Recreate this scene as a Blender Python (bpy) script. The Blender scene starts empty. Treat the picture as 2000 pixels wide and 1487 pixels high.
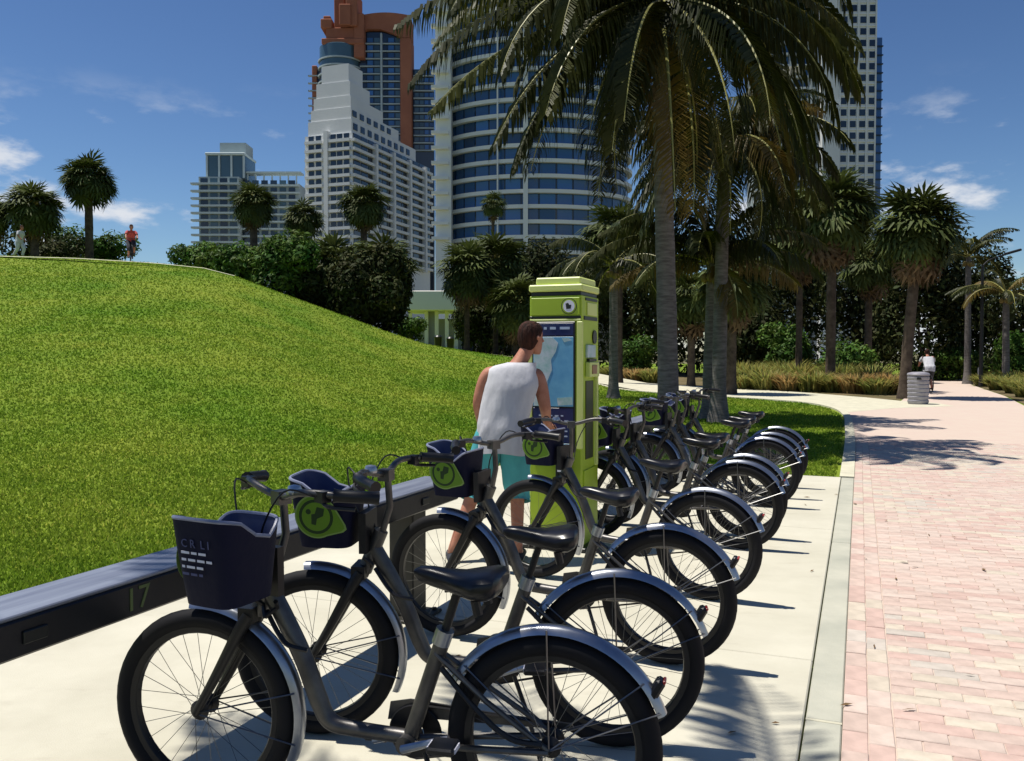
import bpy, bmesh, math, random
import numpy as np
from mathutils import Vector, Matrix, Quaternion

random.seed(7); np.random.seed(7)
SC = bpy.context.scene
COL = SC.collection
PI = math.pi
R = math.radians

# ------------------------------------------------------------------ camera, world, sun, exposure
CH = 1.55                                   # camera height
cam_d = bpy.data.cameras.new('camera'); cam = bpy.data.objects.new('camera', cam_d); COL.objects.link(cam)
cam_d.sensor_width = 36.0; cam_d.lens = 36.0 * 1700 / 2000
cam_d.clip_start = 0.05; cam_d.clip_end = 6000
cam.location = (0, 0, CH); cam.rotation_euler = (R(90 - 1.8), 0, 0)
SC.camera = cam

SUN_EL = 72.0
SUN_DIR_H = Vector((-0.988, 0.150, 0)).normalized()          # horizontal direction towards the sun
sun_vec = Vector((SUN_DIR_H.x * math.cos(R(SUN_EL)), SUN_DIR_H.y * math.cos(R(SUN_EL)), math.sin(R(SUN_EL))))
W = bpy.data.worlds.new("World"); SC.world = W; W.use_nodes = True
nt = W.node_tree; nt.nodes.clear()
def wn(t, **kw):
    n = nt.nodes.new(t)
    for k, v in kw.items(): setattr(n, k, v)
    return n
wout = wn('ShaderNodeOutputWorld'); bg = wn('ShaderNodeBackground')
sky = wn('ShaderNodeTexSky'); sky.sky_type = 'NISHITA'; sky.sun_disc = False
sky.sun_elevation = R(SUN_EL); sky.sun_rotation = math.atan2(SUN_DIR_H.x, SUN_DIR_H.y)
sky.air_density = 1.0; sky.dust_density = 0.25; sky.ozone_density = 4.0; sky.altitude = 0
bg.inputs['Strength'].default_value = 0.072
# cumulus low on the sky, all round the horizon, thinned by noise
tc = wn('ShaderNodeTexCoord'); sep = wn('ShaderNodeSeparateXYZ')
nt.links.new(tc.outputs['Generated'], sep.inputs[0])
mp = wn('ShaderNodeMapping'); mp.inputs['Scale'].default_value = (1.0, 1.0, 2.6); mp.inputs['Location'].default_value = (2.112, 4.364, -0.467); mp.inputs['Rotation'].default_value = (0, 0, R(-18))
nt.links.new(tc.outputs['Generated'], mp.inputs['Vector'])
nz = wn('ShaderNodeTexNoise'); nz.inputs['Scale'].default_value = 6.0; nz.inputs['Detail'].default_value = 8; nz.inputs['Roughness'].default_value = 0.58
nt.links.new(mp.outputs[0], nz.inputs['Vector'])
rp = wn('ShaderNodeMapRange'); rp.inputs['From Min'].default_value = 0.53; rp.inputs['From Max'].default_value = 0.66; rp.interpolation_type = 'SMOOTHSTEP'
nt.links.new(nz.outputs['Fac'], rp.inputs['Value'])
el = wn('ShaderNodeMapRange'); el.inputs['From Min'].default_value = 0.29; el.inputs['From Max'].default_value = 0.17; el.interpolation_type = 'SMOOTHSTEP'
nt.links.new(sep.outputs['Z'], el.inputs['Value'])
ml = wn('ShaderNodeMath', operation='MULTIPLY'); nt.links.new(rp.outputs[0], ml.inputs[0]); nt.links.new(el.outputs[0], ml.inputs[1])
mx = wn('ShaderNodeMixRGB'); mx.inputs['Color2'].default_value = (8.2, 8.6, 9.3, 1)
s1 = wn('ShaderNodeVectorMath', operation='SCALE'); s1.inputs['Scale'].default_value = 0.1; gm = wn('ShaderNodeGamma'); gm.inputs['Gamma'].default_value = 1.40; s2 = wn('ShaderNodeVectorMath', operation='SCALE'); s2.inputs['Scale'].default_value = 13.2
nt.links.new(sky.outputs[0], s1.inputs[0]); nt.links.new(s1.outputs[0], gm.inputs[0]); nt.links.new(gm.outputs[0], s2.inputs[0])
nt.links.new(ml.outputs[0], mx.inputs['Fac']); nt.links.new(s2.outputs[0], mx.inputs['Color1'])
nt.links.new(mx.outputs[0], bg.inputs['Color']); nt.links.new(bg.outputs[0], wout.inputs[0])

sl = bpy.data.lights.new('sun', 'SUN'); sl.energy = 4.9; sl.angle = R(0.55); sl.color = (1.0, 0.95, 0.86)
so = bpy.data.objects.new('sun', sl); COL.objects.link(so)
so.rotation_euler = (-sun_vec).to_track_quat('-Z', 'Y').to_euler(); so.location = sun_vec * 60

SC.view_settings.view_transform = 'Standard'; SC.view_settings.look = 'None'
SC.view_settings.exposure = 0.30; SC.view_settings.gamma = 1.0; SC.view_settings.use_curve_mapping = False
SC.render.engine = 'CYCLES'
SC.cycles.max_bounces = 6; SC.cycles.transparent_max_bounces = 6
try: SC.cycles.use_denoising = True
except Exception: pass

# ------------------------------------------------------------------ frame of the place: s along the rack, t across it
U = Vector((0.371, 0.928, 0)).normalized(); N = Vector((U.y, -U.x, 0))
ROW = math.atan2(U.y, U.x)
def st(s, t, z=0.0):
    p = U * s + N * t
    return Vector((p.x, p.y, z))
def to_st(x, y): return (x * U.x + y * U.y, x * N.x + y * N.y)
def bx_(px, Y): return (px - 1000) / 1700 * Y          # metres to the side at depth Y
def bz_(py, Y): return CH + (690 - py) / 1700 * Y

# ------------------------------------------------------------------ helpers
class MB:
    def __init__(s): s.v = []; s.f = []; s.m = []
    def add(s, vs, fs, mi=0):
        o = len(s.v); s.v.extend([tuple(v) for v in vs])
        for f in fs: s.f.append(tuple(i + o for i in f)); s.m.append(mi)
    def box(s, c, size, mi=0, rot=None, taper=1.0):
        x, y, z = size[0] / 2, size[1] / 2, size[2] / 2
        vs = [Vector((sx * x * (taper if sz > 0 else 1), sy * y * (taper if sz > 0 else 1), sz * z)) for sz in (-1, 1) for sy in (-1, 1) for sx in (-1, 1)]
        if rot is not None: vs = [rot @ v for v in vs]
        c = Vector(c)
        s.add([v + c for v in vs], [(0, 2, 3, 1), (4, 5, 7, 6), (0, 1, 5, 4), (2, 6, 7, 3), (0, 4, 6, 2), (1, 3, 7, 5)], mi)
    def bbox(s, c, size, b, mi=0, rot=None):           # box with chamfered edges
        x, y, z = [k / 2 for k in size]; c = Vector(c); vs = []; 
        for sx in (-1, 1):
            for sy in (-1, 1):
                for sz in (-1, 1):
                    vs += [Vector((sx * x, sy * (y - b), sz * (z - b))), Vector((sx * (x - b), sy * y, sz * (z - b))), Vector((sx * (x - b), sy * (y - b), sz * z))]
        if rot is not None: vs = [rot @ v for v in vs]
        def ix(sx, sy, sz, k): return ((sx > 0) * 4 + (sy > 0) * 2 + (sz > 0)) * 3 + k
        fs = []
        for a in (-1, 1):
            q = [ix(a, -1, -1, 0), ix(a, 1, -1, 0), ix(a, 1, 1, 0), ix(a, -1, 1, 0)]; fs.append(q if a > 0 else q[::-1])
            q = [ix(-1, a, -1, 1), ix(1, a, -1, 1), ix(1, a, 1, 1), ix(-1, a, 1, 1)]; fs.append(q if a < 0 else q[::-1])
            q = [ix(-1, -1, a, 2), ix(1, -1, a, 2), ix(1, 1, a, 2), ix(-1, 1, a, 2)]; fs.append(q if a > 0 else q[::-1])
            for d in (-1, 1):
                fs.append([ix(a, d, -1, 0), ix(a, d, 1, 0), ix(a, d, 1, 1), ix(a, d, -1, 1)])
                fs.append([ix(a, -1, d, 0), ix(a, 1, d, 0), ix(a, 1, d, 2), ix(a, -1, d, 2)])
                fs.append([ix(-1, a, d, 1), ix(1, a, d, 1), ix(1, a, d, 2), ix(-1, a, d, 2)])
                for e in (-1, 1): fs.append([ix(a, d, e, 0), ix(a, d, e, 1), ix(a, d, e, 2)])
        s.add([v + c for v in vs], fs, mi)
    def tube(s, pts, r, n=8, mi=0, cap=True, flat=1.0):
        pts = [Vector(p) for p in pts]; k = len(pts)
        rs = list(r) if hasattr(r, '__len__') else [r] * k
        T = []
        for i in range(k):
            a = pts[max(i - 1, 0)]; b = pts[min(i + 1, k - 1)]; T.append((b - a).normalized())
        up = Vector((0, 0, 1)) if abs(T[0].z) < 0.9 else Vector((1, 0, 0))
        x = T[0].cross(up).normalized(); vs = []
        for i in range(k):
            x = (x - T[i] * x.dot(T[i]))
            x = x.normalized() if x.length > 1e-6 else T[i].orthogonal().normalized()
            y = T[i].cross(x)
            for j in range(n):
                a = 2 * PI * j / n
                vs.append(pts[i] + x * (math.cos(a) * rs[i]) + y * (math.sin(a) * rs[i] * flat))
        fs = []
        for i in range(k - 1):
            for j in range(n):
                j2 = (j + 1) % n
                fs.append((i * n + j, i * n + j2, (i + 1) * n + j2, (i + 1) * n + j))
        if cap: fs.append(tuple(range(n))[::-1]); fs.append(tuple((k - 1) * n + j for j in range(n)))
        s.add(vs, fs, mi)
    def lathe(s, prof, n=24, mi=0, M=None):             # profile of (r, z)
        vs = []; k = len(prof)
        for (r, z) in prof:
            for j in range(n):
                a = 2 * PI * j / n; v = Vector((r * math.cos(a), r * math.sin(a), z)); vs.append(M @ v if M is not None else v)
        fs = [(i * n + j, i * n + (j + 1) % n, (i + 1) * n + (j + 1) % n, (i + 1) * n + j) for i in range(k - 1) for j in range(n)]
        s.add(vs, fs, mi)
    def loft(s, rings, mi=0, cap=(True, True), closed=True):
        n = len(rings[0]); vs = [p for r in rings for p in r]; fs = []
        for i in range(len(rings) - 1):
            for j in range(n if closed else n - 1):
                j2 = (j + 1) % n
                fs.append((i * n + j, i * n + j2, (i + 1) * n + j2, (i + 1) * n + j))
        if cap[0]: fs.append(tuple(range(n))[::-1])
        if cap[1]: fs.append(tuple((len(rings) - 1) * n + j for j in range(n)))
        s.add(vs, fs, mi)
    def prism(s, pts, d0, d1, M=None, mi=0):            # outline in local xy, thickness along z
        n = len(pts); vs = [Vector((p[0], p[1], d0)) for p in pts] + [Vector((p[0], p[1], d1)) for p in pts]
        if M is not None: vs = [M @ v for v in vs]
        fs = [tuple(range(n))[::-1], tuple(range(n, 2 * n))] + [(i, (i + 1) % n, n + (i + 1) % n, n + i) for i in range(n)]
        s.add(vs, fs, mi)
    def mesh(s, name, mats, smooth=False):
        me = bpy.data.meshes.new(name); me.from_pydata(s.v, [], s.f)
        mats = mats if isinstance(mats, (list, tuple)) else [mats]
        for m in mats: me.materials.append(m)
        if len(mats) > 1: me.polygons.foreach_set('material_index', s.m)
        if smooth:
            me.polygons.foreach_set('use_smooth', [True] * len(me.polygons))
            try: me.set_sharp_from_angle(angle=R(38))
            except Exception: pass
        me.update(); return me
    def obj(s, name, mats, parent=None, smooth=False, loc=None, rot=None):
        return link(name, s.mesh(name, mats, smooth), parent, loc, rot)
def link(name, data, parent=None, loc=None, rot=None):
    o = bpy.data.objects.new(name, data); COL.objects.link(o)
    if parent is not None: o.parent = parent
    if loc is not None: o.location = loc
    if rot is not None: o.rotation_euler = rot
    return o
def tag(o, label=None, cat=None, group=None, kind=None):
    if label: o['label'] = label
    if cat: o['category'] = cat
    if group: o['group'] = group
    if kind: o['kind'] = kind
    return o
def thing(name, label, cat, loc=(0, 0, 0), rz=0, group=None):
    o = link(name, None, None, loc, (0, 0, rz)); o.empty_display_size = 0.2
    return tag(o, label, cat, group)
def copy_tree(o, parent=None, kids=None):
    if kids is None:
        kids = {}
        for q in bpy.data.objects:
            if q.parent: kids.setdefault(q.parent.name, []).append(q)
    c = o.copy(); COL.objects.link(c)
    if parent is not None: c.parent = parent
    for ch in kids.get(o.name, []): copy_tree(ch, c, kids)
    return c
def text_mesh(s, txt, size, M, mi=0, depth=0.0015, align='CENTER'):
    cu = bpy.data.curves.new('lettering', 'FONT'); cu.body = txt; cu.size = size; cu.align_x = align; cu.align_y = 'CENTER'; cu.extrude = depth; cu.resolution_u = 2
    o = bpy.data.objects.new('lettering', cu); COL.objects.link(o)
    me = bpy.data.meshes.new_from_object(o.evaluated_get(bpy.context.evaluated_depsgraph_get()))
    s.add([M @ v.co for v in me.vertices], [tuple(p.vertices) for p in me.polygons], mi)
    bpy.data.objects.remove(o); bpy.data.curves.remove(cu); bpy.data.meshes.remove(me)
def bez(pts, n=8):                                     # Catmull-Rom through points
    pts = [Vector(p) for p in pts]; P = [pts[0] * 2 - pts[1]] + pts + [pts[-1] * 2 - pts[-2]]; out = []
    for i in range(1, len(P) - 2):
        for k in range(n):
            t = k / n
            out.append(0.5 * ((2 * P[i]) + (P[i + 1] - P[i - 1]) * t + (2 * P[i - 1] - 5 * P[i] + 4 * P[i + 1] - P[i + 2]) * t * t + (3 * P[i] - P[i - 1] - 3 * P[i + 1] + P[i + 2]) * t ** 3))
    out.append(pts[-1]); return out

# ------------------------------------------------------------------ materials
MATS = {}
def mat(name, col, rough=0.6, metal=0.0, spec=0.5, col2=None, scale=6.0, bump=0.0, bscale=None, rnd=0.0, transl=0.0, coat=0.0, detail=4, coords='Object', stretch=None, contrast=(0.35, 0.65), attr=False):
    m = bpy.data.materials.new(name); m.use_nodes = True; t = m.node_tree; L = t.links
    b = t.nodes['Principled BSDF']; out = t.nodes['Material Output']
    b.inputs['Base Color'].default_value = (*col, 1); b.inputs['Roughness'].default_value = rough; b.inputs['Metallic'].default_value = metal
    b.inputs['Specular IOR Level'].default_value = spec; b.inputs['Coat Weight'].default_value = coat
    src = None
    if col2 is not None or bump:
        c = t.nodes.new('ShaderNodeTexCoord'); vec = c.outputs[coords]
        if coords == 'World':
            pass
        if stretch:
            mpn = t.nodes.new('ShaderNodeMapping'); mpn.inputs['Scale'].default_value = stretch; L.new(vec, mpn.inputs[0]); vec = mpn.outputs[0]
    if col2 is not None:
        n = t.nodes.new('ShaderNodeTexNoise'); n.inputs['Scale'].default_value = scale; n.inputs['Detail'].default_value = detail; n.inputs['Roughness'].default_value = 0.6
        L.new(vec, n.inputs['Vector'])
        mr = t.nodes.new('ShaderNodeMapRange'); mr.inputs['From Min'].default_value = contrast[0]; mr.inputs['From Max'].default_value = contrast[1]; L.new(n.outputs['Fac'], mr.inputs['Value'])
        x = t.nodes.new('ShaderNodeMixRGB'); x.inputs['Color1'].default_value = (*col, 1); x.inputs['Color2'].default_value = (*col2, 1)
        L.new(mr.outputs[0], x.inputs['Fac']); src = x.outputs[0]
    if attr:
        a = t.nodes.new('ShaderNodeAttribute'); a.attribute_name = 'tint'
        x = t.nodes.new('ShaderNodeMixRGB'); x.blend_type = 'MULTIPLY'; x.inputs['Fac'].default_value = 1.0
        if src: L.new(src, x.inputs['Color1'])
        else: x.inputs['Color1'].default_value = (*col, 1)
        L.new(a.outputs['Color'], x.inputs['Color2']); src = x.outputs[0]
    if rnd:
        oi = t.nodes.new('ShaderNodeObjectInfo'); hs = t.nodes.new('ShaderNodeHueSaturation')
        mr2 = t.nodes.new('ShaderNodeMapRange'); mr2.inputs['To Min'].default_value = 1 - rnd; mr2.inputs['To Max'].default_value = 1 + rnd; L.new(oi.outputs['Random'], mr2.inputs['Value'])
        L.new(mr2.outputs[0], hs.inputs['Value'])
        if src: L.new(src, hs.inputs['Color'])
        else: hs.inputs['Color'].default_value = (*col, 1)
        src = hs.outputs[0]
    if src: L.new(src, b.inputs['Base Color'])
    if bump:
        n2 = t.nodes.new('ShaderNodeTexNoise'); n2.inputs['Scale'].default_value = bscale or scale * 4; n2.inputs['Detail'].default_value = 5; L.new(vec, n2.inputs['Vector'])
        bp = t.nodes.new('ShaderNodeBump'); bp.inputs['Strength'].default_value = bump; bp.inputs['Distance'].default_value = 0.02; L.new(n2.outputs['Fac'], bp.inputs['Height']); L.new(bp.outputs[0], b.inputs['Normal'])
    if transl:
        tr = t.nodes.new('ShaderNodeBsdfTranslucent'); ms = t.nodes.new('ShaderNodeMixShader'); ms.inputs['Fac'].default_value = transl
        if src: L.new(src, tr.inputs['Color'])
        else: tr.inputs['Color'].default_value = (*col, 1)
        L.new(b.outputs[0], ms.inputs[1]); L.new(tr.outputs[0], ms.inputs[2]); L.new(ms.outputs[0], out.inputs['Surface'])
    MATS[name] = m; return m

M_lawn = mat('lawn_soil_green', (0.088, 0.165, 0.011), 0.9, spec=0.1, col2=(0.180, 0.228, 0.026), scale=0.30, detail=12, bump=0.35, bscale=9)
M_blade = mat('grass_blade', (0.120, 0.235, 0.014), 0.65, spec=0.12, col2=(0.255, 0.330, 0.036), scale=0.30, detail=12, transl=0.45, attr=True)
M_ground = mat('far_ground', (0.10, 0.11, 0.05), 0.95, spec=0.1, col2=(0.16, 0.14, 0.08), scale=0.08)
M_conc = mat('concrete_cream', (0.56, 0.535, 0.44), 0.85, spec=0.25, col2=(0.43, 0.41, 0.325), scale=1.1, detail=14, bump=0.12, bscale=160, contrast=(0.3, 0.75))
t_ = M_conc.node_tree; L_ = t_.links; bs_ = t_.nodes['Principled BSDF']; src_ = bs_.inputs['Base Color'].links[0].from_socket
tc_ = t_.nodes.new('ShaderNodeTexCoord')
for sc_, lo_, hi_, amt_, str_ in ((3.2, 0.58, 0.74, 0.30, (0.5, 1.6, 1)), (70, 0.62, 0.70, 0.25, (1, 1, 1)), (0.9, 0.5, 0.75, 0.22, (1, 1, 1))):
    mp_ = t_.nodes.new('ShaderNodeMapping'); mp_.inputs['Scale'].default_value = str_; L_.new(tc_.outputs['Object'], mp_.inputs[0])
    n_ = t_.nodes.new('ShaderNodeTexNoise'); n_.inputs['Scale'].default_value = sc_; n_.inputs['Detail'].default_value = 9; n_.inputs['Roughness'].default_value = 0.7; L_.new(mp_.outputs[0], n_.inputs['Vector'])
    r_ = t_.nodes.new('ShaderNodeMapRange'); r_.inputs['From Min'].default_value = lo_; r_.inputs['From Max'].default_value = hi_; r_.inputs['To Max'].default_value = amt_; L_.new(n_.outputs['Fac'], r_.inputs['Value'])
    x_ = t_.nodes.new('ShaderNodeMixRGB'); x_.inputs['Color2'].default_value = (0.25, 0.22, 0.17, 1); L_.new(r_.outputs[0], x_.inputs['Fac']); L_.new(src_, x_.inputs['Color1']); src_ = x_.outputs[0]
L_.new(src_, bs_.inputs['Base Color'])
M_gutter = mat('concrete_grey', (0.47, 0.46, 0.38), 0.9, spec=0.2, col2=(0.33, 0.335, 0.28), scale=2.2, detail=10, bump=0.15, bscale=120, contrast=(0.3, 0.7))
M_edge = mat('kerb_cream', (0.58, 0.55, 0.42), 0.85, spec=0.2, col2=(0.46, 0.44, 0.34), scale=3, detail=6)
BR = [(0.56, 0.432, 0.370), (0.575, 0.465, 0.400), (0.575, 0.500, 0.405), (0.52, 0.465, 0.405), (0.545, 0.395, 0.340)]
M_brick = [mat('paver_%s' % n, c, 0.85, spec=0.2, col2=tuple(k * 0.80 for k in c), scale=9, detail=8, bump=0.12, bscale=150, rnd=0.06) for n, c in zip(('pink', 'rose', 'tan', 'grey', 'red'), BR)]
M_joint = mat('paver_joint_sand', (0.50, 0.42, 0.36), 0.95, spec=0.1, col2=(0.42, 0.36, 0.30), scale=20)
M_tyre = mat('tyre_rubber', (0.008, 0.008, 0.010), 0.75, spec=0.25)
M_blk = mat('black_plastic', (0.008, 0.008, 0.010), 0.42, spec=0.4)
M_saddle = mat('black_vinyl', (0.006, 0.006, 0.009), 0.30, spec=0.4)
M_frame = mat('gunmetal_paint', (0.13, 0.125, 0.118), 0.40, metal=0.7, spec=0.5, col2=(0.065, 0.062, 0.064), scale=7, detail=10, bump=0.03, bscale=60)
M_fork = mat('charcoal_paint', (0.022, 0.021, 0.022), 0.42, metal=0.4, spec=0.4)
M_silver = mat('galvanised_silver', (0.42, 0.44, 0.48), 0.30, metal=0.9, col2=(0.30, 0.32, 0.37), scale=7)
M_spoke = mat('spoke_steel', (0.18, 0.18, 0.18), 0.35, metal=0.9)
M_navy = mat('navy_plastic', (0.005, 0.006, 0.026), 0.62, spec=0.16, col2=(0.008, 0.009, 0.028), scale=9, detail=8, bump=0.08, bscale=60)
M_navy2 = mat('navy_plastic_sunlit', (0.05, 0.065, 0.15), 0.45, spec=0.4)  # inside of the navy basket, sunlight put into the colour as a lighter blue
M_rim = mat('basket_rim_pale', (0.20, 0.22, 0.32), 0.4, spec=0.5)
M_decal = mat('green_decal', (0.13, 0.26, 0.014), 0.5, spec=0.3)
M_decal2 = mat('dark_green_decal', (0.018, 0.045, 0.010), 0.5, spec=0.3)
M_decal3 = mat('pale_green_decal', (0.24, 0.36, 0.09), 0.5, spec=0.3)
M_white = mat('white_print', (0.72, 0.72, 0.82), 0.6)
M_faint = mat('faint_print', (0.07, 0.08, 0.19), 0.6)
M_red = mat('red_lens', (0.35, 0.02, 0.015), 0.25, spec=0.6)
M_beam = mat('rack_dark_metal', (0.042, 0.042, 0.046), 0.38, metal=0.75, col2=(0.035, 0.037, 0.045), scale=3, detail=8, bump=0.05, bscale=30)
M_beamtop = mat('rack_top_sky_tint', (0.30, 0.33, 0.40), 0.5, metal=0.7, col2=(0.18, 0.20, 0.27), scale=5, detail=8, stretch=(0.3, 4, 1))  # beam top, sky reflection put into the colour as pale blue-grey
M_olive = mat('olive_print', (0.12, 0.16, 0.05), 0.6)
M_post = mat('rack_post_paint', (0.030, 0.028, 0.022), 0.5, metal=0.2, col2=(0.020, 0.019, 0.016), scale=4)
M_kiosk = mat('lime_paint', (0.40, 0.55, 0.035), 0.45, spec=0.4, col2=(0.33, 0.46, 0.030), scale=2.5, detail=6)
M_kioskp = mat('pale_lime_trim', (0.62, 0.70, 0.22), 0.45, spec=0.4)
M_kioskd = mat('kiosk_black', (0.010, 0.012, 0.012), 0.4)
M_map = mat('map_blue_print', (0.10, 0.32, 0.58), 0.35, spec=0.5, col2=(0.16, 0.44, 0.66), scale=6)
M_mapl = mat('map_land_print', (0.55, 0.62, 0.70), 0.4, col2=(0.30, 0.50, 0.50), scale=14)
M_mapn = mat('poster_navy', (0.012, 0.022, 0.10), 0.35)
M_bark = mat('palm_bark', (0.19, 0.175, 0.165), 0.9, spec=0.15, col2=(0.10, 0.09, 0.083), scale=5, stretch=(1, 1, 5), bump=0.6, bscale=14, detail=8)
M_bark2 = mat('sabal_bark', (0.13, 0.10, 0.075), 0.95, spec=0.1, col2=(0.06, 0.045, 0.035), scale=4, bump=0.7, bscale=9, detail=8)
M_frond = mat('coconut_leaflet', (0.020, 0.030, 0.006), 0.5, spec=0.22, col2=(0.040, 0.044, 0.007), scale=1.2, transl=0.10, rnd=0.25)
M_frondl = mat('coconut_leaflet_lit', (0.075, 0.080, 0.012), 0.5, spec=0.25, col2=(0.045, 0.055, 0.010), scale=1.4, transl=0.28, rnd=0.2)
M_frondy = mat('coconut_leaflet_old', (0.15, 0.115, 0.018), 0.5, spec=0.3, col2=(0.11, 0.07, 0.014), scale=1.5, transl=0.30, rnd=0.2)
M_rachis = mat('frond_rib', (0.27, 0.26, 0.075), 0.45, spec=0.4)
M_fan = mat('fan_leaf_green', (0.044, 0.066, 0.017), 0.6, spec=0.15, col2=(0.088, 0.106, 0.026), scale=2, transl=0.14, rnd=0.35)
M_fanb = mat('fan_leaf_dead', (0.17, 0.115, 0.065), 0.8, spec=0.2, col2=(0.10, 0.065, 0.04), scale=3, transl=0.1, rnd=0.35)
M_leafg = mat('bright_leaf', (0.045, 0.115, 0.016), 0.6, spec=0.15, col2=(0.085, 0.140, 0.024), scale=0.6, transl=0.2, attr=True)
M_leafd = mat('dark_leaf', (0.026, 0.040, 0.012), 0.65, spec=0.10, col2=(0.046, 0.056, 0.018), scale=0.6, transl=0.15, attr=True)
M_stem = mat('shrub_stem', (0.09, 0.07, 0.05), 0.9)
M_tuft = mat('dune_grass', (0.19, 0.24, 0.055), 0.6, spec=0.2, col2=(0.25, 0.24, 0.075), scale=0.9, transl=0.42, attr=True)
M_tufts = mat('dune_grass_straw', (0.36, 0.28, 0.11), 0.7, spec=0.2, col2=(0.27, 0.21, 0.08), scale=1.2, transl=0.42, attr=True)
M_wall = mat('white_stucco', (0.76, 0.77, 0.76), 0.8, spec=0.2, col2=(0.68, 0.70, 0.71), scale=0.08)
M_wallg = mat('grey_green_stucco', (0.40, 0.47, 0.48), 0.8, spec=0.2, col2=(0.34, 0.40, 0.42), scale=0.1)
M_slabt = mat('teal_white_slab', (0.52, 0.60, 0.60), 0.7, spec=0.3)
M_orange = mat('orange_stucco', (0.36, 0.145, 0.085), 0.85, spec=0.1, col2=(0.28, 0.11, 0.068), scale=0.1)
M_glass = mat('blue_window_glass', (0.028, 0.095, 0.25), 0.12, spec=0.7, rnd=0.5)
M_glassd = mat('dark_window_glass', (0.012, 0.022, 0.040), 0.12, spec=0.7, rnd=0.5)
M_glasst = mat('teal_window_glass', (0.045, 0.085, 0.11), 0.12, spec=0.7, rnd=0.4)
M_skin = mat('skin', (0.47, 0.22, 0.145), 0.55, spec=0.3, col2=(0.36, 0.14, 0.085), scale=9, detail=8, bump=0.1, bscale=60)
M_hair = mat('brown_hair', (0.060, 0.022, 0.014), 0.75, spec=0.15, col2=(0.018, 0.009, 0.007), scale=40, stretch=(1, 1, 0.25), bump=0.8, bscale=70)
M_shirt = mat('white_cotton', (0.60, 0.60, 0.63), 0.9, spec=0.1, col2=(0.47, 0.47, 0.50), scale=6, bump=1.0, bscale=7, stretch=(1, 1, 0.45))
M_short = mat('turquoise_cotton', (0.10, 0.42, 0.44), 0.85, spec=0.1, col2=(0.07, 0.30, 0.34), scale=7, bump=0.9, bscale=8, stretch=(1, 1, 0.4))
M_shirtr = mat('red_jersey', (0.45, 0.06, 0.06), 0.8)
M_dark = mat('dark_cloth', (0.02, 0.022, 0.03), 0.85)
M_can = mat('ribbed_can_grey', (0.34, 0.33, 0.36), 0.6, metal=0.2, col2=(0.26, 0.25, 0.29), scale=6)
M_cream = mat('cream_stucco', (0.80, 0.77, 0.71), 0.85, spec=0.2)
M_shade = mat('grey_panel', (0.30, 0.30, 0.30), 0.7)

# ------------------------------------------------------------------ terrain
RPX = np.array([-3000, -400, 0, 150, 300, 400, 460, 560, 650, 750, 830, 900, 950, 1000, 1100, 1190, 1300], float)
RY = np.array([470, 480, 503, 507, 516, 526, 541, 580, 613, 648, 672, 684, 692, 699, 715, 733, 742], float)
RD = np.array([40, 40, 40, 40, 40, 40, 40, 40, 41, 43, 45, 47, 48, 49, 52, 55, 58], float)
def hill(X, Y):
    X = np.asarray(X, float); Y = np.asarray(Y, float); Yc = np.maximum(Y, 0.5)
    px = np.clip(1000 + 1700 * X / Yc, -3000, 1300)
    a = (px - 1000) / 1700
    D = np.interp(px, RPX, RD); ry = np.interp(px, RPX, RY)
    zr = np.maximum(CH + (690 - ry) / 1700 * D, 0.0)
    den = 0.371 - 0.928 * a
    Y0 = np.where(den > 0.12, 5.2 / np.maximum(den, 0.12), 38.0); Y0 = np.minimum(Y0, D - 6)
    u = np.clip((Yc - Y0) / (D - Y0), 0, 1); c = 0.35
    g = np.where(u < c, u * u / (2 * c), u - c / 2) / (1 - c / 2)
    z = zr * g
    sl = np.maximum((zr - CH) / D, 0.0)
    e = Yc - D
    z = z + np.where(e > 0, sl * 1.10 * np.minimum(np.maximum(e, 0), 7.0), 0)
    return z * np.clip((Y - 2) / 2, 0, 1)
def hz(x, y): return float(hill(x, y))

# far ground: one sheet to the horizon
gb = MB(); ring = []; n = 48
prev = None
rings = []
for r_ in (0.0, 30, 120, 400, 1200, 4000):
    rings.append([Vector((max(r_, .01) * math.cos(2 * PI * k / n), max(r_, .01) * math.sin(2 * PI * k / n) + 20, -0.12)) for k in range(n)])
gb.loft(rings, cap=(False, False))
tag(gb.obj('ground', M_ground), kind='structure')

# lawn sheet with the mound
bear = np.concatenate([np.linspace(-2.4, -0.75, 16), np.linspace(-0.7, 0.32, 90), np.linspace(0.34, 0.75, 10)])
dist = np.concatenate([np.linspace(0.6, 14, 60), np.linspace(14.5, 60, 110), np.linspace(62, 130, 14)])
A, D_ = np.meshgrid(bear, dist); X = A * D_; Y = D_
Z = hill(X, Y) - 0.035 + 0.10 * np.sin(X * 0.31 + 1) * np.sin(Y * 0.27) * np.clip((Y - 10) / 20, 0, 1) * np.clip((0.05 - A) * 6, 0, 1)
vs = np.stack([X.ravel(), Y.ravel(), Z.ravel()], 1); nb = len(bear)
idx = np.arange(len(vs)).reshape(len(dist), nb)
fs = np.stack([idx[:-1, :-1], idx[:-1, 1:], idx[1:, 1:], idx[1:, :-1]], -1).reshape(-1, 4)
me = bpy.data.meshes.new('lawn'); me.from_pydata(vs.tolist(), [], fs.tolist()); me.materials.append(M_lawn)
me.polygons.foreach_set('use_smooth', [True] * len(me.polygons))
tag(link('lawn', me), kind='structure')

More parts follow.
